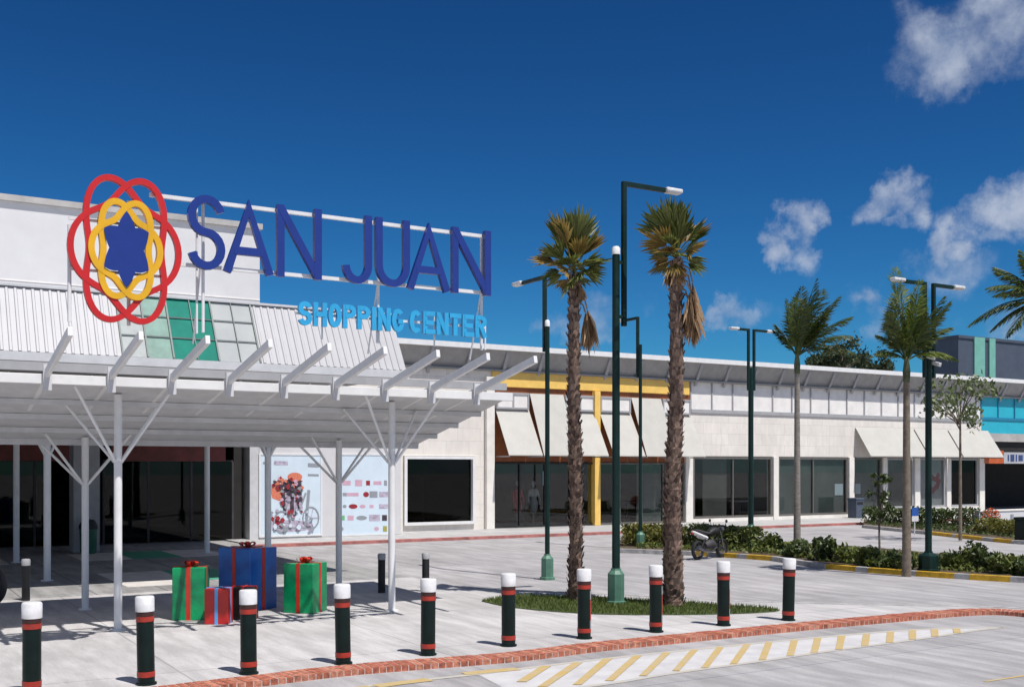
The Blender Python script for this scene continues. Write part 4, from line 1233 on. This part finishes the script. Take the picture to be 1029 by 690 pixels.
# ================================================================== PALMS
def fan_leaf(mb, base, d, side, Lp, Rb, rnd, droop, spread=72, n=17):
    d, side = d.normalized(), side.normalized()
    hub = base + d * Lp
    nrm = d.cross(side).normalized()
    mb.bar(base, hub, .018, .012)
    for i in range(n):
        a = R(-spread + 2 * spread * i / (n - 1)) + rnd.uniform(-.03, .03)
        L_ = Rb * rnd.uniform(.82, 1.08) * (0.78 + .22 * math.cos(a))
        dv = d * math.cos(a) + side * math.sin(a)
        sv = side * math.cos(a) - d * math.sin(a)
        hw = Rb * .062
        m_ = hub + dv * L_ * .52 + Vector((0, 0, -droop * .2 * L_))
        tip = hub + dv * L_ + Vector((0, 0, -droop * L_ * rnd.uniform(.5, 1.2)))
        fold = nrm * hw * .5
        mb.poly([hub, m_ - sv * hw + fold, tip, m_ + fold * -1]); mb.poly([hub, m_ - fold, tip, m_ + sv * hw + fold])
def perp(d):
    s = d.cross(Vector((0, 0, 1)))
    if s.length < .1: s = Vector((1, 0, 0))
    return s.normalized()
def rough_trunk(mb, pts, rads, rnd, boots=True, n=14):
    """trunk with a lumpy surface of old leaf bases"""
    P = smooth_line3(pts, 16); m_ = len(P); b = len(mb.v)
    for i, p in enumerate(P):
        t = i / (m_ - 1); kk = t * (len(rads) - 1); j = min(int(kk), len(rads) - 2); r = rads[j] + (rads[j + 1] - rads[j]) * (kk - j)
        for k in range(n):
            a = 2 * math.pi * k / n + i * .35
            rr = r * rnd.uniform(.86, 1.12)
            mb.v.append((p.x + rr * math.cos(a), p.y + rr * math.sin(a), p.z))
    for i in range(m_ - 1):
        for k in range(n):
            k2 = (k + 1) % n
            mb.face((b + i * n + k, b + i * n + k2, b + (i + 1) * n + k2, b + (i + 1) * n + k))
    return P
def smooth_line3(pts, n):
    P = [Vector(p) for p in pts]; out = []
    for i in range(len(P) - 1):
        p0, p1, p2, p3 = P[max(i - 1, 0)], P[i], P[i + 1], P[min(i + 2, len(P) - 1)]
        for k in range(n):
            t = k / n
            out.append(0.5 * ((2 * p1) + (p2 - p0) * t + (2 * p0 - 5 * p1 + 4 * p2 - p3) * t * t + (3 * p1 - p0 - 3 * p2 + p3) * t ** 3))
    out.append(P[-1]); return out
def add_boots(mb, P, rads, rnd, count):
    m_ = len(P)
    for _ in range(count):
        t = rnd.uniform(.02, .995); i = t * (m_ - 1); p = P[int(i)]
        kk = t * (len(rads) - 1); j = min(int(kk), len(rads) - 2); r = rads[j] + (rads[j + 1] - rads[j]) * (kk - j)
        a = rnd.uniform(0, 6.283); ca, sa = math.cos(a), math.sin(a)
        w_, L_ = rnd.uniform(.02, .045), rnd.uniform(.06, .13); o = rnd.uniform(.012, .05)
        c0 = Vector((p.x + ca * r * .93, p.y + sa * r * .93, p.z)); tx = Vector((-sa, ca, 0))
        c1 = Vector((p.x + ca * (r + o), p.y + sa * (r + o), p.z + L_))
        mb.poly([c0 - tx * w_, c0 + tx * w_, c1 + tx * w_ * .6, c1 - tx * w_ * .6])
def fan_palm(px, py, top, label, rads, seed, dead, crownR, lean=0.0):
    rnd = random.Random(seed)
    b = G(px, py)
    x, y = b.x, b.y
    t = thing('fan_palm', label, 'palm tree', (x, y, 0), 0, 'fan palms on the grass island')
    d = FX * x + FY * y
    l = (top[0] - CX) / FPX * d
    tx, ty = FX * d + FY * l, FY * d - FX * l
    tz = EYE + (HY - top[1]) * d / FPX
    pts = [(x, y, -.03), (x + (tx - x) * .15 + lean, y, tz * .3), (x + (tx - x) * .55 - lean, y + (ty - y) * .5, tz * .62), (tx, ty, tz)]
    tm = MB(); P = rough_trunk(tm, pts, rads, rnd)
    tr = tm.build('trunk', M['trunk'], t)
    bm = MB(); add_boots(bm, P, rads, rnd, 900); bm.build('leaf_bases', M['boot'], tr)
    cr = MB(); top_v = Vector((tx, ty, tz))
    for k in range(34):
        u = k / 33
        el = R(88 - 112 * u ** 1.2 + rnd.uniform(-9, 9)); az = k * 2.39996 + rnd.uniform(-.25, .25)
        dv = Vector((math.cos(el) * math.cos(az), math.cos(el) * math.sin(az), math.sin(el)))
        sd = perp(dv); rot = Matrix.Rotation(rnd.uniform(-.9, .9), 3, dv); sd = rot @ sd
        cr.cur = 1 if (u > .35 and rnd.random() < .45) else 0
        sc_ = crownR * (.80 + .55 * max(0, math.sin(el))) * rnd.uniform(.84, 1.1)
        fan_leaf(cr, top_v + Vector((0, 0, .02 + (1 - u) * .10)), dv, sd, sc_ * rnd.uniform(.22, .42), sc_ * .62, rnd, .05 + .25 * u, rnd.uniform(32, 52), 12)
    cr.build('crown', [M['fan'], M['fan_olive']], t)
    for (az, z0, L_, hang) in dead:
        dm = MB()
        s0 = top_v + Vector((0, 0, z0))
        o = Vector((math.cos(az), math.sin(az), 0))
        mid = s0 + o * L_ * .30 + Vector((0, 0, -.12)); hub = s0 + o * L_ * .36 + Vector((0, 0, -L_ * .42))
        dm.pipe([s0, mid, hub], [.016, .014, .012], 6)
        dv = Vector((o.x * .12, o.y * .12, -1)).normalized(); sd = Vector((-o.y, o.x, 0))
        fan_leaf(dm, hub, dv, Matrix.Rotation(rnd.uniform(-.6, .6), 3, dv) @ sd, .01, hang, rnd, 0.02, 24, 13)
        fan_leaf(dm, hub, dv, Matrix.Rotation(rnd.uniform(.6, 1.4), 3, dv) @ sd, .01, hang * .9, rnd, 0.02, 20, 9)
        dm.build('dead_frond', M['dead'], t)
    return t
RZ = -YAW        # bearing of the photo's right-hand side
fan_palm(578, 603, (577, 276), 'left fan palm with brown shaggy trunk on the grass island', [.125, .11, .105, .105, .10, .09, .075], 21,
         [(RZ + .1, -.02, .30, .34), (RZ - .5, -.05, .24, .30), (RZ + .35, -.38, .55, .72), (RZ + .1, -.3, .60, .7)], .78, .02)
fan_palm(677, 609, (679, 262), 'right fan palm with dead brown fronds hanging beside its trunk', [.16, .145, .13, .12, .11, .10, .085], 34,
         [(RZ + .1, .0, .75, .72), (RZ - .3, -.22, .62, .66), (RZ + .5, -.1, .85, .62), (RZ + .2, -.35, .55, .72), (RZ, -.45, .70, .62), (RZ + 3.0, -.02, .22, .34), (RZ - 1.4, -.03, .22, .36), (RZ + 2.4, -.05, .2, .3), (RZ -.7, .05, .3, .3)], .74, -.03)

def feather_frond(mb, base, dv, L_, rnd, bend, wind, lw=.028, n=46, hang=.5, plume=False):
    """one arching frond: rachis and leaflets on both sides"""
    P = []; K = 14
    for i in range(K + 1):
        t = i / K
        P.append(base + dv * (L_ * t) + Vector((wind.x * t * t * L_, wind.y * t * t * L_, -bend * L_ * t * t)))
    mb.pipe(P, [.018 * (1 - i / K) + .003 for i in range(K + 1)], 5)
    for i in range(n):
        t = .16 + .84 * i / (n - 1); f = t * K; j = min(int(f), K - 1)
        p = P[j].lerp(P[j + 1], f - j); tg = (P[j + 1] - P[j]).normalized()
        sd = perp(tg)
        ll = (min(.62, L_ * .32) if plume else L_ * .34) * math.sin(math.pi * min(1, .18 + t * .78)) ** .8
        for s in (-1, 1):
            dd = (tg * (rnd.uniform(.7, 1.3) if plume else rnd.uniform(.55, .8)) + sd * s * rnd.uniform(.6, .9) + Vector((0, 0, -hang * rnd.uniform(.5, 1.3)))).normalized()
            w_ = tg.cross(dd).cross(dd).normalized() * lw * .5
            e = p + dd * ll * rnd.uniform(.8, 1.1) + Vector((wind.x, wind.y, -.15)) * ll * .3
            m_ = p + dd * ll * .45
            mb.poly([p, m_ + w_, e, m_ - w_])
def feather_palm(base, topz, L_, n, label, seed, rt, wind, els, light=0.0, lean=(0, 0), bend=.42, group='feather palms in the car park medians', mt='trunk_grey'):
    rnd = random.Random(seed); x, y = base.x, base.y
    t = thing('feather_palm', label, 'palm tree', (x, y, base.z), 0, group)
    tx, ty = x + lean[0], y + lean[1]
    tm = MB(); tm.pipe(smooth_line3([(x, y, base.z - .1), (x + lean[0] * .3, y + lean[1] * .3, topz * .4), (tx, ty, topz - .5)], 8),
                       [rt * (1.15 - .4 * i / 16) for i in range(17)], 12)
    tm.build('trunk', M[mt], t, True)
    sh = MB(); sh.pipe([(tx, ty, topz - .52), (tx, ty, topz - .3), (tx, ty, topz)], [rt * .8, rt * .95, rt * .5], 10); sh.build('crownshaft', M['shaft'], t, True)
    cr = MB()
    if isinstance(els, list):
        aw = Vector((FX, FY, 0))
        for (dx, dz, dep, bd, lt) in els:
            E = rv * dx + aw * dep + Vector((0, 0, dz)); L2 = E.length
            cr.cur = lt
            for rep_ in range(2 if dz > .6 else 1):
                J = Vector((rnd.gauss(0, .10), rnd.gauss(0, .10), rnd.gauss(0, .06))) * rep_ * 1.6
                feather_frond(cr, Vector((tx, ty, topz - .08)), (E + J * L2) / L2 + Vector((0, 0, bd)), L2 * (1 - .14 * rep_), rnd, bd, wind, .030, 52, hang=.55, plume=True)
        n = 0
    for k in range(n):
        u = k / (n - 1)
        el = R(els[0] + (els[1] - els[0]) * u + rnd.uniform(-7, 7)); az = k * 2.39996 + rnd.uniform(-.3, .3)
        dv = Vector((math.cos(el) * math.cos(az), math.cos(el) * math.sin(az), math.sin(el)))
        cr.cur = 1 if rnd.random() < light else 0
        feather_frond(cr, Vector((tx, ty, topz - .08)), dv, L_ * rnd.uniform(.8, 1.1), rnd, bend * rnd.uniform(.6, 1.3), wind)
    cr.build('crown', [M['frond'], M['frond_light']], t)
    return t
rv = Vector((math.cos(RZ), math.sin(RZ), 0))
feather_palm(G(801, 556, .03), 5.1, 2.0, 13, 'slim feather palm with pale grey trunk, centre of the car park hedge', 4, .085, rv * .06, [(-.32, 1.45, .1, .12, 0), (.36, 1.95, 0, .10, 0), (.92, 1.5, -.1, .22, 0), (.05, 1.55, .5, .15, 0), (.62, 1.75, .4, .15, 0), (-.05, 1.3, -.5, .2, 0), (.55, 1.2, -.5, .25, 0), (1.35, .55, .2, .5, 0), (1.15, .95, -.4, .4, 0), (-.55, .85, .3, .35, 0), (.3, 1.1, .8, .3, 0), (1.5, .15, .5, .6, 0)], 0.05, (0.0, 0))
feather_palm(G(911, 575, .03), 4.5, 1.95, 15, 'feather palm with bright green upright frond beside the double lamp', 9, .085, rv * .04, [(-.30, 1.90, 0, .08, 1), (.25, 1.4, .2, .12, 0), (.70, 1.32, 0, .2, 0), (-.62, .55, .1, .5, 0), (1.02, .02, 0, .7, 1), (.1, 1.6, -.3, .1, 1), (-.42, 1.15, -.3, .2, 0), (.95, .72, .2, .45, 0), (.4, .9, -.7, .4, 0), (-.2, .9, .7, .35, 0), (-.75, .1, -.2, .6, 0), (.6, .5, .7, .5, 0)], .3, (0, 0), mt='bark')
feather_palm(G(1052, 577, .03), 5.65, 1.9, 18, 'feather palm cut off by the right edge of the photo', 15, .11, rv * -.03, [(-.5, 1.05, 0, .2, 1), (-1.5, -.45, .1, .6, 0), (-1.3, .25, -.3, .5, 0), (-.95, .75, .2, .35, 0), (-.1, 1.25, .2, .15, 0), (.6, .95, 0, .3, 0), (1.25, .3, .1, .5, 0), (1.4, -.4, 0, .6, 0), (-.6, .3, 1.0, .5, 0), (-.7, .2, -1.1, .5, 0), (.5, .3, -1.1, .5, 0), (.4, .4, 1.0, .5, 0), (-1.0, -.75, -.5, .6, 0), (-.85, -.5, .6, .6, 0)], .10, (.0, 0))

# ================================================================== SHRUBS AND HEDGES
def leaf_quad(mb, p, s, rnd):
    d = Vector((rnd.gauss(0, 1), rnd.gauss(0, 1), rnd.gauss(0, .7) + .4)).normalized(); e = perp(d)
    e = Matrix.Rotation(rnd.uniform(0, 6.28), 3, d) @ e; f = d.cross(e)
    mb.poly([p - e * s, p + f * s * .45, p + e * s, p - f * s * .45])
def hedge(pa, pb, width, hgt, label, mm, seed, n=2600, leaf=.055, ragged=.15, name='hedge', cat='hedge', group='clipped hedges in the medians'):
    rnd = random.Random(seed)
    a, b = Vector(pa), Vector(pb)
    c = (a + b) / 2
    t = thing(name, label, cat, (c.x, c.y, .04), 0, group)
    L_ = (b - a).length; u = (b - a).normalized(); v = Vector((-u.y, u.x, 0))
    mb = MB()
    bumps = [(rnd.uniform(0, L_), rnd.uniform(.3, .9), rnd.uniform(-.5, 1)) for _ in range(max(4, int(L_ * 3)))]
    k = 0
    while k < n:
        s, w_, h = rnd.uniform(-.04, L_ + .04), rnd.uniform(-1, 1), rnd.random() ** .7
        hh = hgt * (1 + ragged * sum(bb[2] * math.exp(-((s - bb[0]) / bb[1]) ** 2) for bb in bumps) / 2)
        hh *= 1 - .25 * abs(w_) ** 3
        end = min(s + .1, L_ + .1 - s)
        if end < .15 and rnd.random() > end / .15: continue
        p = a + u * s + v * (w_ * width / 2 * (1 - .12 * h)); p.z = .05 + h * hh + rnd.gauss(0, .015)
        leaf_quad(mb, p, leaf * rnd.uniform(.7, 1.4), rnd); k += 1
    mb.build('leaves', mm, t)
    sb = MB()
    for i in range(max(3, int(L_ * 2))):
        q = a + u * (L_ * (i + .5) / max(3, int(L_ * 2)))
        for j in range(3):
            sb.pipe([(q.x, q.y, .03), (q.x + rnd.uniform(-.12, .12), q.y + rnd.uniform(-.12, .12), hgt * .8)], [.015, .006], 5)
    sb.build('stems', M['bark'], t)
    return t
def shrub(px, py, rad, hgt, label, mm, seed, n=1500, leaf=.055, group='loose shrubs in the medians', spiky=False):
    rnd = random.Random(seed); b = G(px, py, .03)
    t = thing('shrub', label, 'shrub', (b.x, b.y, .03), 0, group)
    mb = MB(); st = MB()
    blobs = []
    for i in range(7):
        a, r = rnd.uniform(0, 6.28), rad * rnd.uniform(.1, .75); blobs.append((b.x + r * math.cos(a), b.y + r * math.sin(a), hgt * rnd.uniform(.35, .78), rad * rnd.uniform(.3, .5)))
        st.pipe([(b.x, b.y, .02), (blobs[-1][0], blobs[-1][1], blobs[-1][2])], [.018, .005], 5)
    for i in range(n):
        q = rnd.choice(blobs); d = Vector((rnd.gauss(0, 1), rnd.gauss(0, 1), rnd.gauss(0, .8))).normalized() * q[3] * rnd.random() ** .4
        p = Vector((q[0], q[1], q[2])) + d; p.z = max(.05, p.z * rnd.uniform(.6, 1.0))
        leaf_quad(mb, p, leaf * rnd.uniform(.7, 1.5), rnd)
    mb.build('leaves', mm, t); st.build('stems', M['bark'], t)
    return t
def gp(px, py): p = G(px, py, ROAD_Z); return (p.x, p.y, 0.05)
hedge(gp(627, 550.5), gp(688, 551.5), 1.0, .56, 'olive green hedge left of the right fan palm trunk', M['hedge_gold'], 2, 3000)
hedge(gp(693, 551.5), gp(760, 555), 1.1, .58, 'olive green hedge behind the parked motorbike', M['hedge'], 3, 3400)
hedge(gp(870, 527), gp(984, 533), .9, .62, 'dark green far hedge under the white window plinth', M['hedge_dark'], 4, 2600, .07)
hedge(gp(987, 537.5), gp(1034, 542), .9, .45, 'low yellowish green hedge in front of the low white wall', M['hedge_gold'], 5, 1600, .06)
shr = [(772, 556, .45, .55, 'low green shrub at the right end of the motorbike hedge', 'hedge'),
       (800, 561, .42, .50, 'low green shrub at the foot of the slim grey palm', 'hedge_dark'),
       (827, 565, .40, .72, 'dark upright shrub right of the slim grey palm', 'hedge_dark'),
       (853, 566, .42, .45, 'low mid green shrub between slim grey palm and young tree', 'hedge'),
       (876, 570, .40, .45, 'low mid green shrub right below the young tree', 'hedge'),
       (899, 573, .38, .48, 'dark shrub against the foot of the palm beside the double lamp', 'hedge_dark'),
       (962, 574, .42, .45, 'low green shrub right of the double lamp base', 'hedge'),
       (985, 574, .42, .66, 'taller dark shrub right of the double lamp base', 'hedge_dark'),
       (1010, 578, .42, .50, 'mid green shrub near the right edge of the photo', 'hedge'),
       (1034, 580, .42, .5, 'mid green shrub cut by the right edge of the photo', 'hedge_dark')]
for i, s in enumerate(shr): shrub(s[0], s[1] - 1.5, s[2] * 1.1, s[3] * 1.0, s[4], M[s[5]], 40 + i)
def cover(poly_px, n, hgt, label, mm, seed):
    poly = [G(px, py, ROAD_Z).to_2d() for (px, py) in poly_px]; rnd = random.Random(seed); mb = MB(); k = 0
    xs, ys = [p.x for p in poly], [p.y for p in poly]
    while k < n:
        x, y = rnd.uniform(min(xs), max(xs)), rnd.uniform(min(ys), max(ys))
        if not inside((x, y), poly): continue
        h = hgt * (.55 + .45 * math.sin(x * 2.1 + y * 1.3) * math.sin(y * 2.7 - x))
        leaf_quad(mb, Vector((x, y, .05 + rnd.random() * max(.06, h))), .05 * rnd.uniform(.7, 1.5), rnd); k += 1
    tag(mb.build('ground_cover', mm), label, 'ground cover', kind='stuff')
cover([(640, 554), (728, 557), (777, 561), (830, 568.5), (874, 572.5), (922, 575.5), (975, 579), (1029, 582), (1060, 583), (1060, 576), (1000, 569), (940, 564), (880, 558), (760, 549), (640, 549)], 6500, .17, 'low leafy ground cover between the shrubs of the near median', M['hedge'], 71)
cover([(872, 529), (936, 535.5), (990, 541), (1030, 544), (1030, 537), (990, 533), (940, 529), (872, 526)], 2200, .16, 'low leafy ground cover around the far hedges', M['hedge_dark'], 72)
# a flowering bush by the low wall
rnd = random.Random(8); b = G(996, 533, .03)
fl = thing('flowering_shrub', 'round shrub covered in orange-red flowers before the low white wall', 'shrub', (b.x, b.y, .03))
mb, lf = MB(), MB()
for i in range(520):
    d = Vector((rnd.gauss(0, 1), rnd.gauss(0, 1), rnd.gauss(0, 1))).normalized() * .3 * rnd.random() ** .35
    p = Vector((b.x, b.y, .52)) + d
    (leaf_quad(mb, p, .045, rnd) if rnd.random() < .72 else leaf_quad(lf, p, .045, rnd))
mb.build('flowers', M['flower'], fl); lf.build('leaves', M['hedge'], fl)
MB().pipe([(b.x, b.y, .0), (b.x, b.y, .5)], [.03, .015], 6).build('stem', M['bark'], fl)

def small_tree(base, hgt, crown_c, rads, n, label, mm, seed, leaf=.06, rt=.035, name='young_tree', group=None, clumps=12, cat='tree'):
    rnd = random.Random(seed); x, y = base.x, base.y
    t = thing(name, label, cat, (x, y, base.z), 0, group)
    tk, cr = MB(), MB()
    cz = crown_c
    tk.pipe([(x, y, base.z - .05), (x + rnd.uniform(-.05, .05), y, cz * .55), (x, y, cz + rads[2] * .5)], [rt, rt * .75, rt * .25], 8)
    for i in range(clumps):
        a, q = rnd.uniform(0, 6.28), rnd.random() ** .5
        c = Vector((x + math.cos(a) * rads[0] * q, y + math.sin(a) * rads[1] * q, cz + rnd.uniform(-1, 1) * rads[2] * math.sqrt(max(.05, 1 - q * q * .8))))
        z0 = max(base.z + .4, cz - rads[2] * rnd.uniform(.5, .95))
        tk.pipe([(x, y, z0), (x + (c.x - x) * .5, y + (c.y - y) * .5, (z0 + c.z) / 2 + .05), c], [rt * .45, rt * .3, rt * .1], 5)
        for j in range(n // clumps):
            d = Vector((rnd.gauss(0, 1), rnd.gauss(0, 1), rnd.gauss(0, .8))) * rads[0] * .17
            leaf_quad(cr, c + d, leaf * rnd.uniform(.6, 1.4), rnd)
    tk.build('trunk', M['bark'], t, True); cr.build('crown', mm, t)
    return t
small_tree(G(965, 541, .03), 4.5, 4.25, (.95, .95, .95), 750, 'young thin leafed tree in front of the white awnings', M['sapling'], 12, .085, .055, clumps=15)
small_tree(G(884, 557, .03), 2.0, 1.5, (.25, .25, .75), 420, 'slender dark young tree in the median, left of a palm', M['hedge_dark'], 13, .06, .03)
for (px, y, z, rd, lb, sd, mm) in ((846, 56, 10.3, 1.7, 'dark tree top showing behind the shop roof between two palms', 14, 'far_leaf'),
                                   (829, 57, 9.7, 1.3, 'dark tree top behind the shop roof right of the slim grey palm', 16, 'far_leaf'),
                                   (872, 58, 10.0, 1.5, 'dark tree top behind the shop roof left of the double lamp', 17, 'far_leaf')):
    x = PY(px, 470, y)[0]
    small_tree(Vector((x, y, ROAD_Z)), 9, z, (rd, rd, rd * .8), 2600, lb, M[mm], sd, .14, .2, 'broadleaf_tree', 'trees beyond the shops', 18)

# ================================================================== FAR BUILDING, WALLS, BINS, SMALL THINGS
YB = 62.0
xa, za_ = PY(963, 346, YB); zt_ = PY(990, 343, YB)[1]
fb = thing('background_building', 'dark slate blue building with two mint stripes beyond the shops', 'building', (xa + 15, YB, 0))
MB().box(xa, xa + 40, YB, YB + 3, ROAD_Z, zt_ + .1).build('wall', M['slate'], fb)
MB().box(xa - .1, xa + 40.1, YB - .1, YB + 3.1, zt_ + .102, zt_ + .35).build('parapet', M['slate'], fb)
for (p0, p1) in ((978, 988.5), (993, 999)):
    MB().box(PY(p0, 400, YB)[0], PY(p1, 400, YB)[0], YB - .14, YB - .003, 0, zt_ + .3).build('stripe', M['mint'], fb)

a = G(984, 531.5); lw = thing('low_wall', 'low white garden wall at the right beyond the far hedge', 'wall', (a.x + 3, a.y, ROAD_Z))
MB().box(a.x, a.x + 8, a.y, a.y + .2, ROAD_Z - .05, .62).build('wall', M['white'], lw, bevel=.01)
MB().box(a.x - .03, a.x + 8, a.y - .03, a.y + .23, .622, .68).build('coping', M['cream'], lw, bevel=.01)
nb = MB(); q = PY(1017, 519, a.y - .012); nb.box(q[0] - .07, q[0] + .07, a.y - .03, a.y - .002, .25, .5)
tag(nb.build('plaque', M['ink_grey']), 'small grey plaque on the low white wall', 'plaque')

def bin_(x, y, z0, w_, h_, m, label):
    t = thing('litter_bin', label, 'bin', (x, y, z0))
    MB().box(x - w_ / 2, x + w_ / 2, y - w_ / 2, y + w_ / 2, z0, z0 + h_ * .82).build('body', m, t, bevel=.02)
    MB().box(x - w_ / 2 - .02, x + w_ / 2 + .02, y - w_ / 2 - .02, y + w_ / 2 + .02, z0 + h_ * .822, z0 + h_ * .92).build('lid', m, t, bevel=.02)
    MB().box(x - w_ / 2 + .06, x + w_ / 2 - .06, y - w_ / 2 - .012, y - w_ / 2 + .0, z0 + h_ * .62, z0 + h_ * .74).build('slot', M['black'], t)
bin_(PY(860, 500, 33.2)[0], 33.2, .03, .48, .95, M['bin'], 'blue grey litter bin by the white pilaster under the long awning')
q = G(1030, 545.5, ROAD_Z); bin_(q.x, q.y, ROAD_Z, .42, .85, M['bollard'], 'dark green litter bin at the right edge by the low hedge')
q = G(919, 536, .03)
bs = thing('sign', 'small blue and white sign on a short post by the far hedge', 'sign', (q.x, q.y, .03))
MB().pipe([(q.x, q.y, .0), (q.x, q.y, .62)], .02, 8).build('post', M['grey_metal'], bs)
MB().box(q.x - .16, q.x + .16, q.y - .03, q.y - .01, .62, .9).build('board', M['blue_sign'], bs)
MB().box(q.x - .16, q.x + .16, q.y - .03, q.y - .01, .44, .618).build('white_board', M['white'], bs)

# the wheel at the left edge
q = G(-19, 613); ax = Vector((FY, -FX, 0)); 
wt = thing('wheel', 'black rubber tyre partly cut by the left edge, in the shade', 'tyre', (q.x, q.y, 0), -YAW)
r_ = .37
MB().lathe([(.24, -.09), (.33, -.11), (r_ - .01, -.10), (r_, -.06), (r_, .06), (r_ - .01, .10), (.33, .11), (.24, .09)], 40, (0, 0, r_), 'y').build('tyre', M['black'], wt, True, local=True)
MB().lathe([(.0, -.05), (.08, -.06), (.1, -.03), (.2, -.035), (.238, -.085), (.238, .085), (.1, .04), (0, .05)], 30, (0, 0, r_), 'y').build('rim', M['mid_grey'], wt, True, local=True)

# ------------------------------------------------------------------ the motorbike
q = G(713, 561, ROAD_Z)
mo = thing('motorbike', 'black motorbike with pale side panel parked beside the hedge', 'motorbike', (q.x, q.y, ROAD_Z), R(14))
k = .80                                                     # the machine is a small one; local x points forward
def ring(mb, c, R0, r0, n=28, m=8):
    b = len(mb.v)
    for i in range(n):
        a = 2 * math.pi * i / n
        for j in range(m):
            e = 2 * math.pi * j / m; rr = R0 + r0 * math.cos(e)
            mb.v.append((c[0] + rr * math.cos(a), c[1] + r0 * 1.15 * math.sin(e), c[2] + rr * math.sin(a)))
    for i in range(n):
        for j in range(m):
            i2, j2 = (i + 1) % n, (j + 1) % m
            mb.face((b + i * m + j, b + i2 * m + j, b + i2 * m + j2, b + i * m + j2))
    return mb
for xw in (-.62 * k, .66 * k):
    Rr = .30 * k
    o = MB(); ring(o, (xw, 0, Rr), Rr - .05 * k, .052 * k); wl = o.build('wheel', M['black'], mo, True, local=True)
    o = MB(); ring(o, (xw, 0, Rr), Rr - .095 * k, .012 * k, 24, 6)
    for s in range(9):
        a = s * 2 * math.pi / 9
        o.pipe([(xw, 0, Rr), (xw + (Rr - .1 * k) * math.cos(a), 0, Rr + (Rr - .1 * k) * math.sin(a))], .005, 5)
    o.lathe([(.0, -.05), (.035, -.05), (.035, .05), (0, .05)], 10, (xw, 0, Rr), 'y'); o.build('rim', M['chrome'], wl, True, local=True)
def kp(*p): return [(x * k, y * k, z * k) for (x, y, z) in p]
o = MB()
for s in (-1, 1): o.pipe(kp((.66, s * .085, .30), (.52, s * .085, .72), (.46, s * .08, .90)), .022 * k, 8)
o.build('front_fork', M['chrome'], mo, True, local=True)
MB().pipe(kp((.42, 0, .72), (.05, 0, .38), (-.2, 0, .36), (-.62, 0, .32)), .03 * k, 8).pipe(kp((.42, 0, .76), (-.2, 0, .70), (-.72, 0, .76)), .03 * k, 8).pipe(kp((-.62, .1, .30), (-.35, .1, .66)), .022 * k, 8).pipe(kp((-.62, -.1, .30), (-.35, -.1, .66)), .022 * k, 8).build('frame', M['black'], mo, True, local=True)
def blob(secs, m, name, n=14):
    mb = MB(); b = len(mb.v)
    for (x, zc_, ry, rz_) in secs:
        for j in range(n):
            a = 2 * math.pi * j / n
            mb.v.append((x * k, ry * k * math.cos(a), (zc_ + rz_ * math.sin(a)) * k))
    for i in range(len(secs) - 1):
        for j in range(n):
            j2 = (j + 1) % n
            mb.face((b + i * n + j, b + i * n + j2, b + (i + 1) * n + j2, b + (i + 1) * n + j))
    mb.face([b + j for j in range(n)]); mb.face([b + (len(secs) - 1) * n + j for j in reversed(range(n))])
    return mb.build(name, m, mo, True, local=True)
blob([(.46, .82, .05, .05), (.36, .86, .14, .11), (.12, .86, .15, .12), (-.05, .80, .09, .07)], M['black'], 'fuel_tank')
blob([(-.02, .80, .09, .04), (-.2, .80, .13, .05), (-.5, .86, .12, .05), (-.78, .93, .05, .03)], M['shelf'], 'seat')
blob([(-.25, .66, .13, .07), (-.5, .72, .14, .08), (-.8, .84, .07, .05), (-.92, .88, .03, .03)], M['bollard_cap'], 'side_panel')
blob([(.25, .42, .10, .10), (.08, .46, .15, .15), (-.15, .44, .15, .14), (-.25, .42, .08, .08)], M['shelf'], 'engine')
MB().pipe(kp((.2, -.13, .36), (-.1, -.16, .24), (-.5, -.17, .28), (-.85, -.18, .40)), [.02, .022, .035, .04], 10).build('exhaust', M['chrome'], mo, True, local=True)
MB().pipe(kp((.40, .38, .99), (.47, .2, 1.0), (.47, -.2, 1.0), (.40, -.38, .99)), .014, 8).build('handlebar', M['black'], mo, True, local=True)
for s in (-1, 1):
    o = MB(); o.pipe(kp((.46, s * .25, 1.0), (.46, s * .3, 1.14)), .006, 6); o.lathe([(0, -.01), (.05 * k, -.01), (.05 * k, .01), (0, .01)], 12, (.46 * k, s * .31 * k, 1.16 * k), 'y')
    o.build('mirror', M['black'], mo, True, local=True)
blob([(.56, .88, .08, .09), (.66, .88, .10, .10), (.70, .88, .06, .06)], M['chrome'], 'headlight')
blob([(-.9, .82, .06, .04), (-.95, .82, .05, .03)], M['band'], 'tail_light')
MB().pipe(kp((-.05, .12, .3), (-.12, .30, .0)), .012, 6).build('kickstand', M['black'], mo, True, local=True)
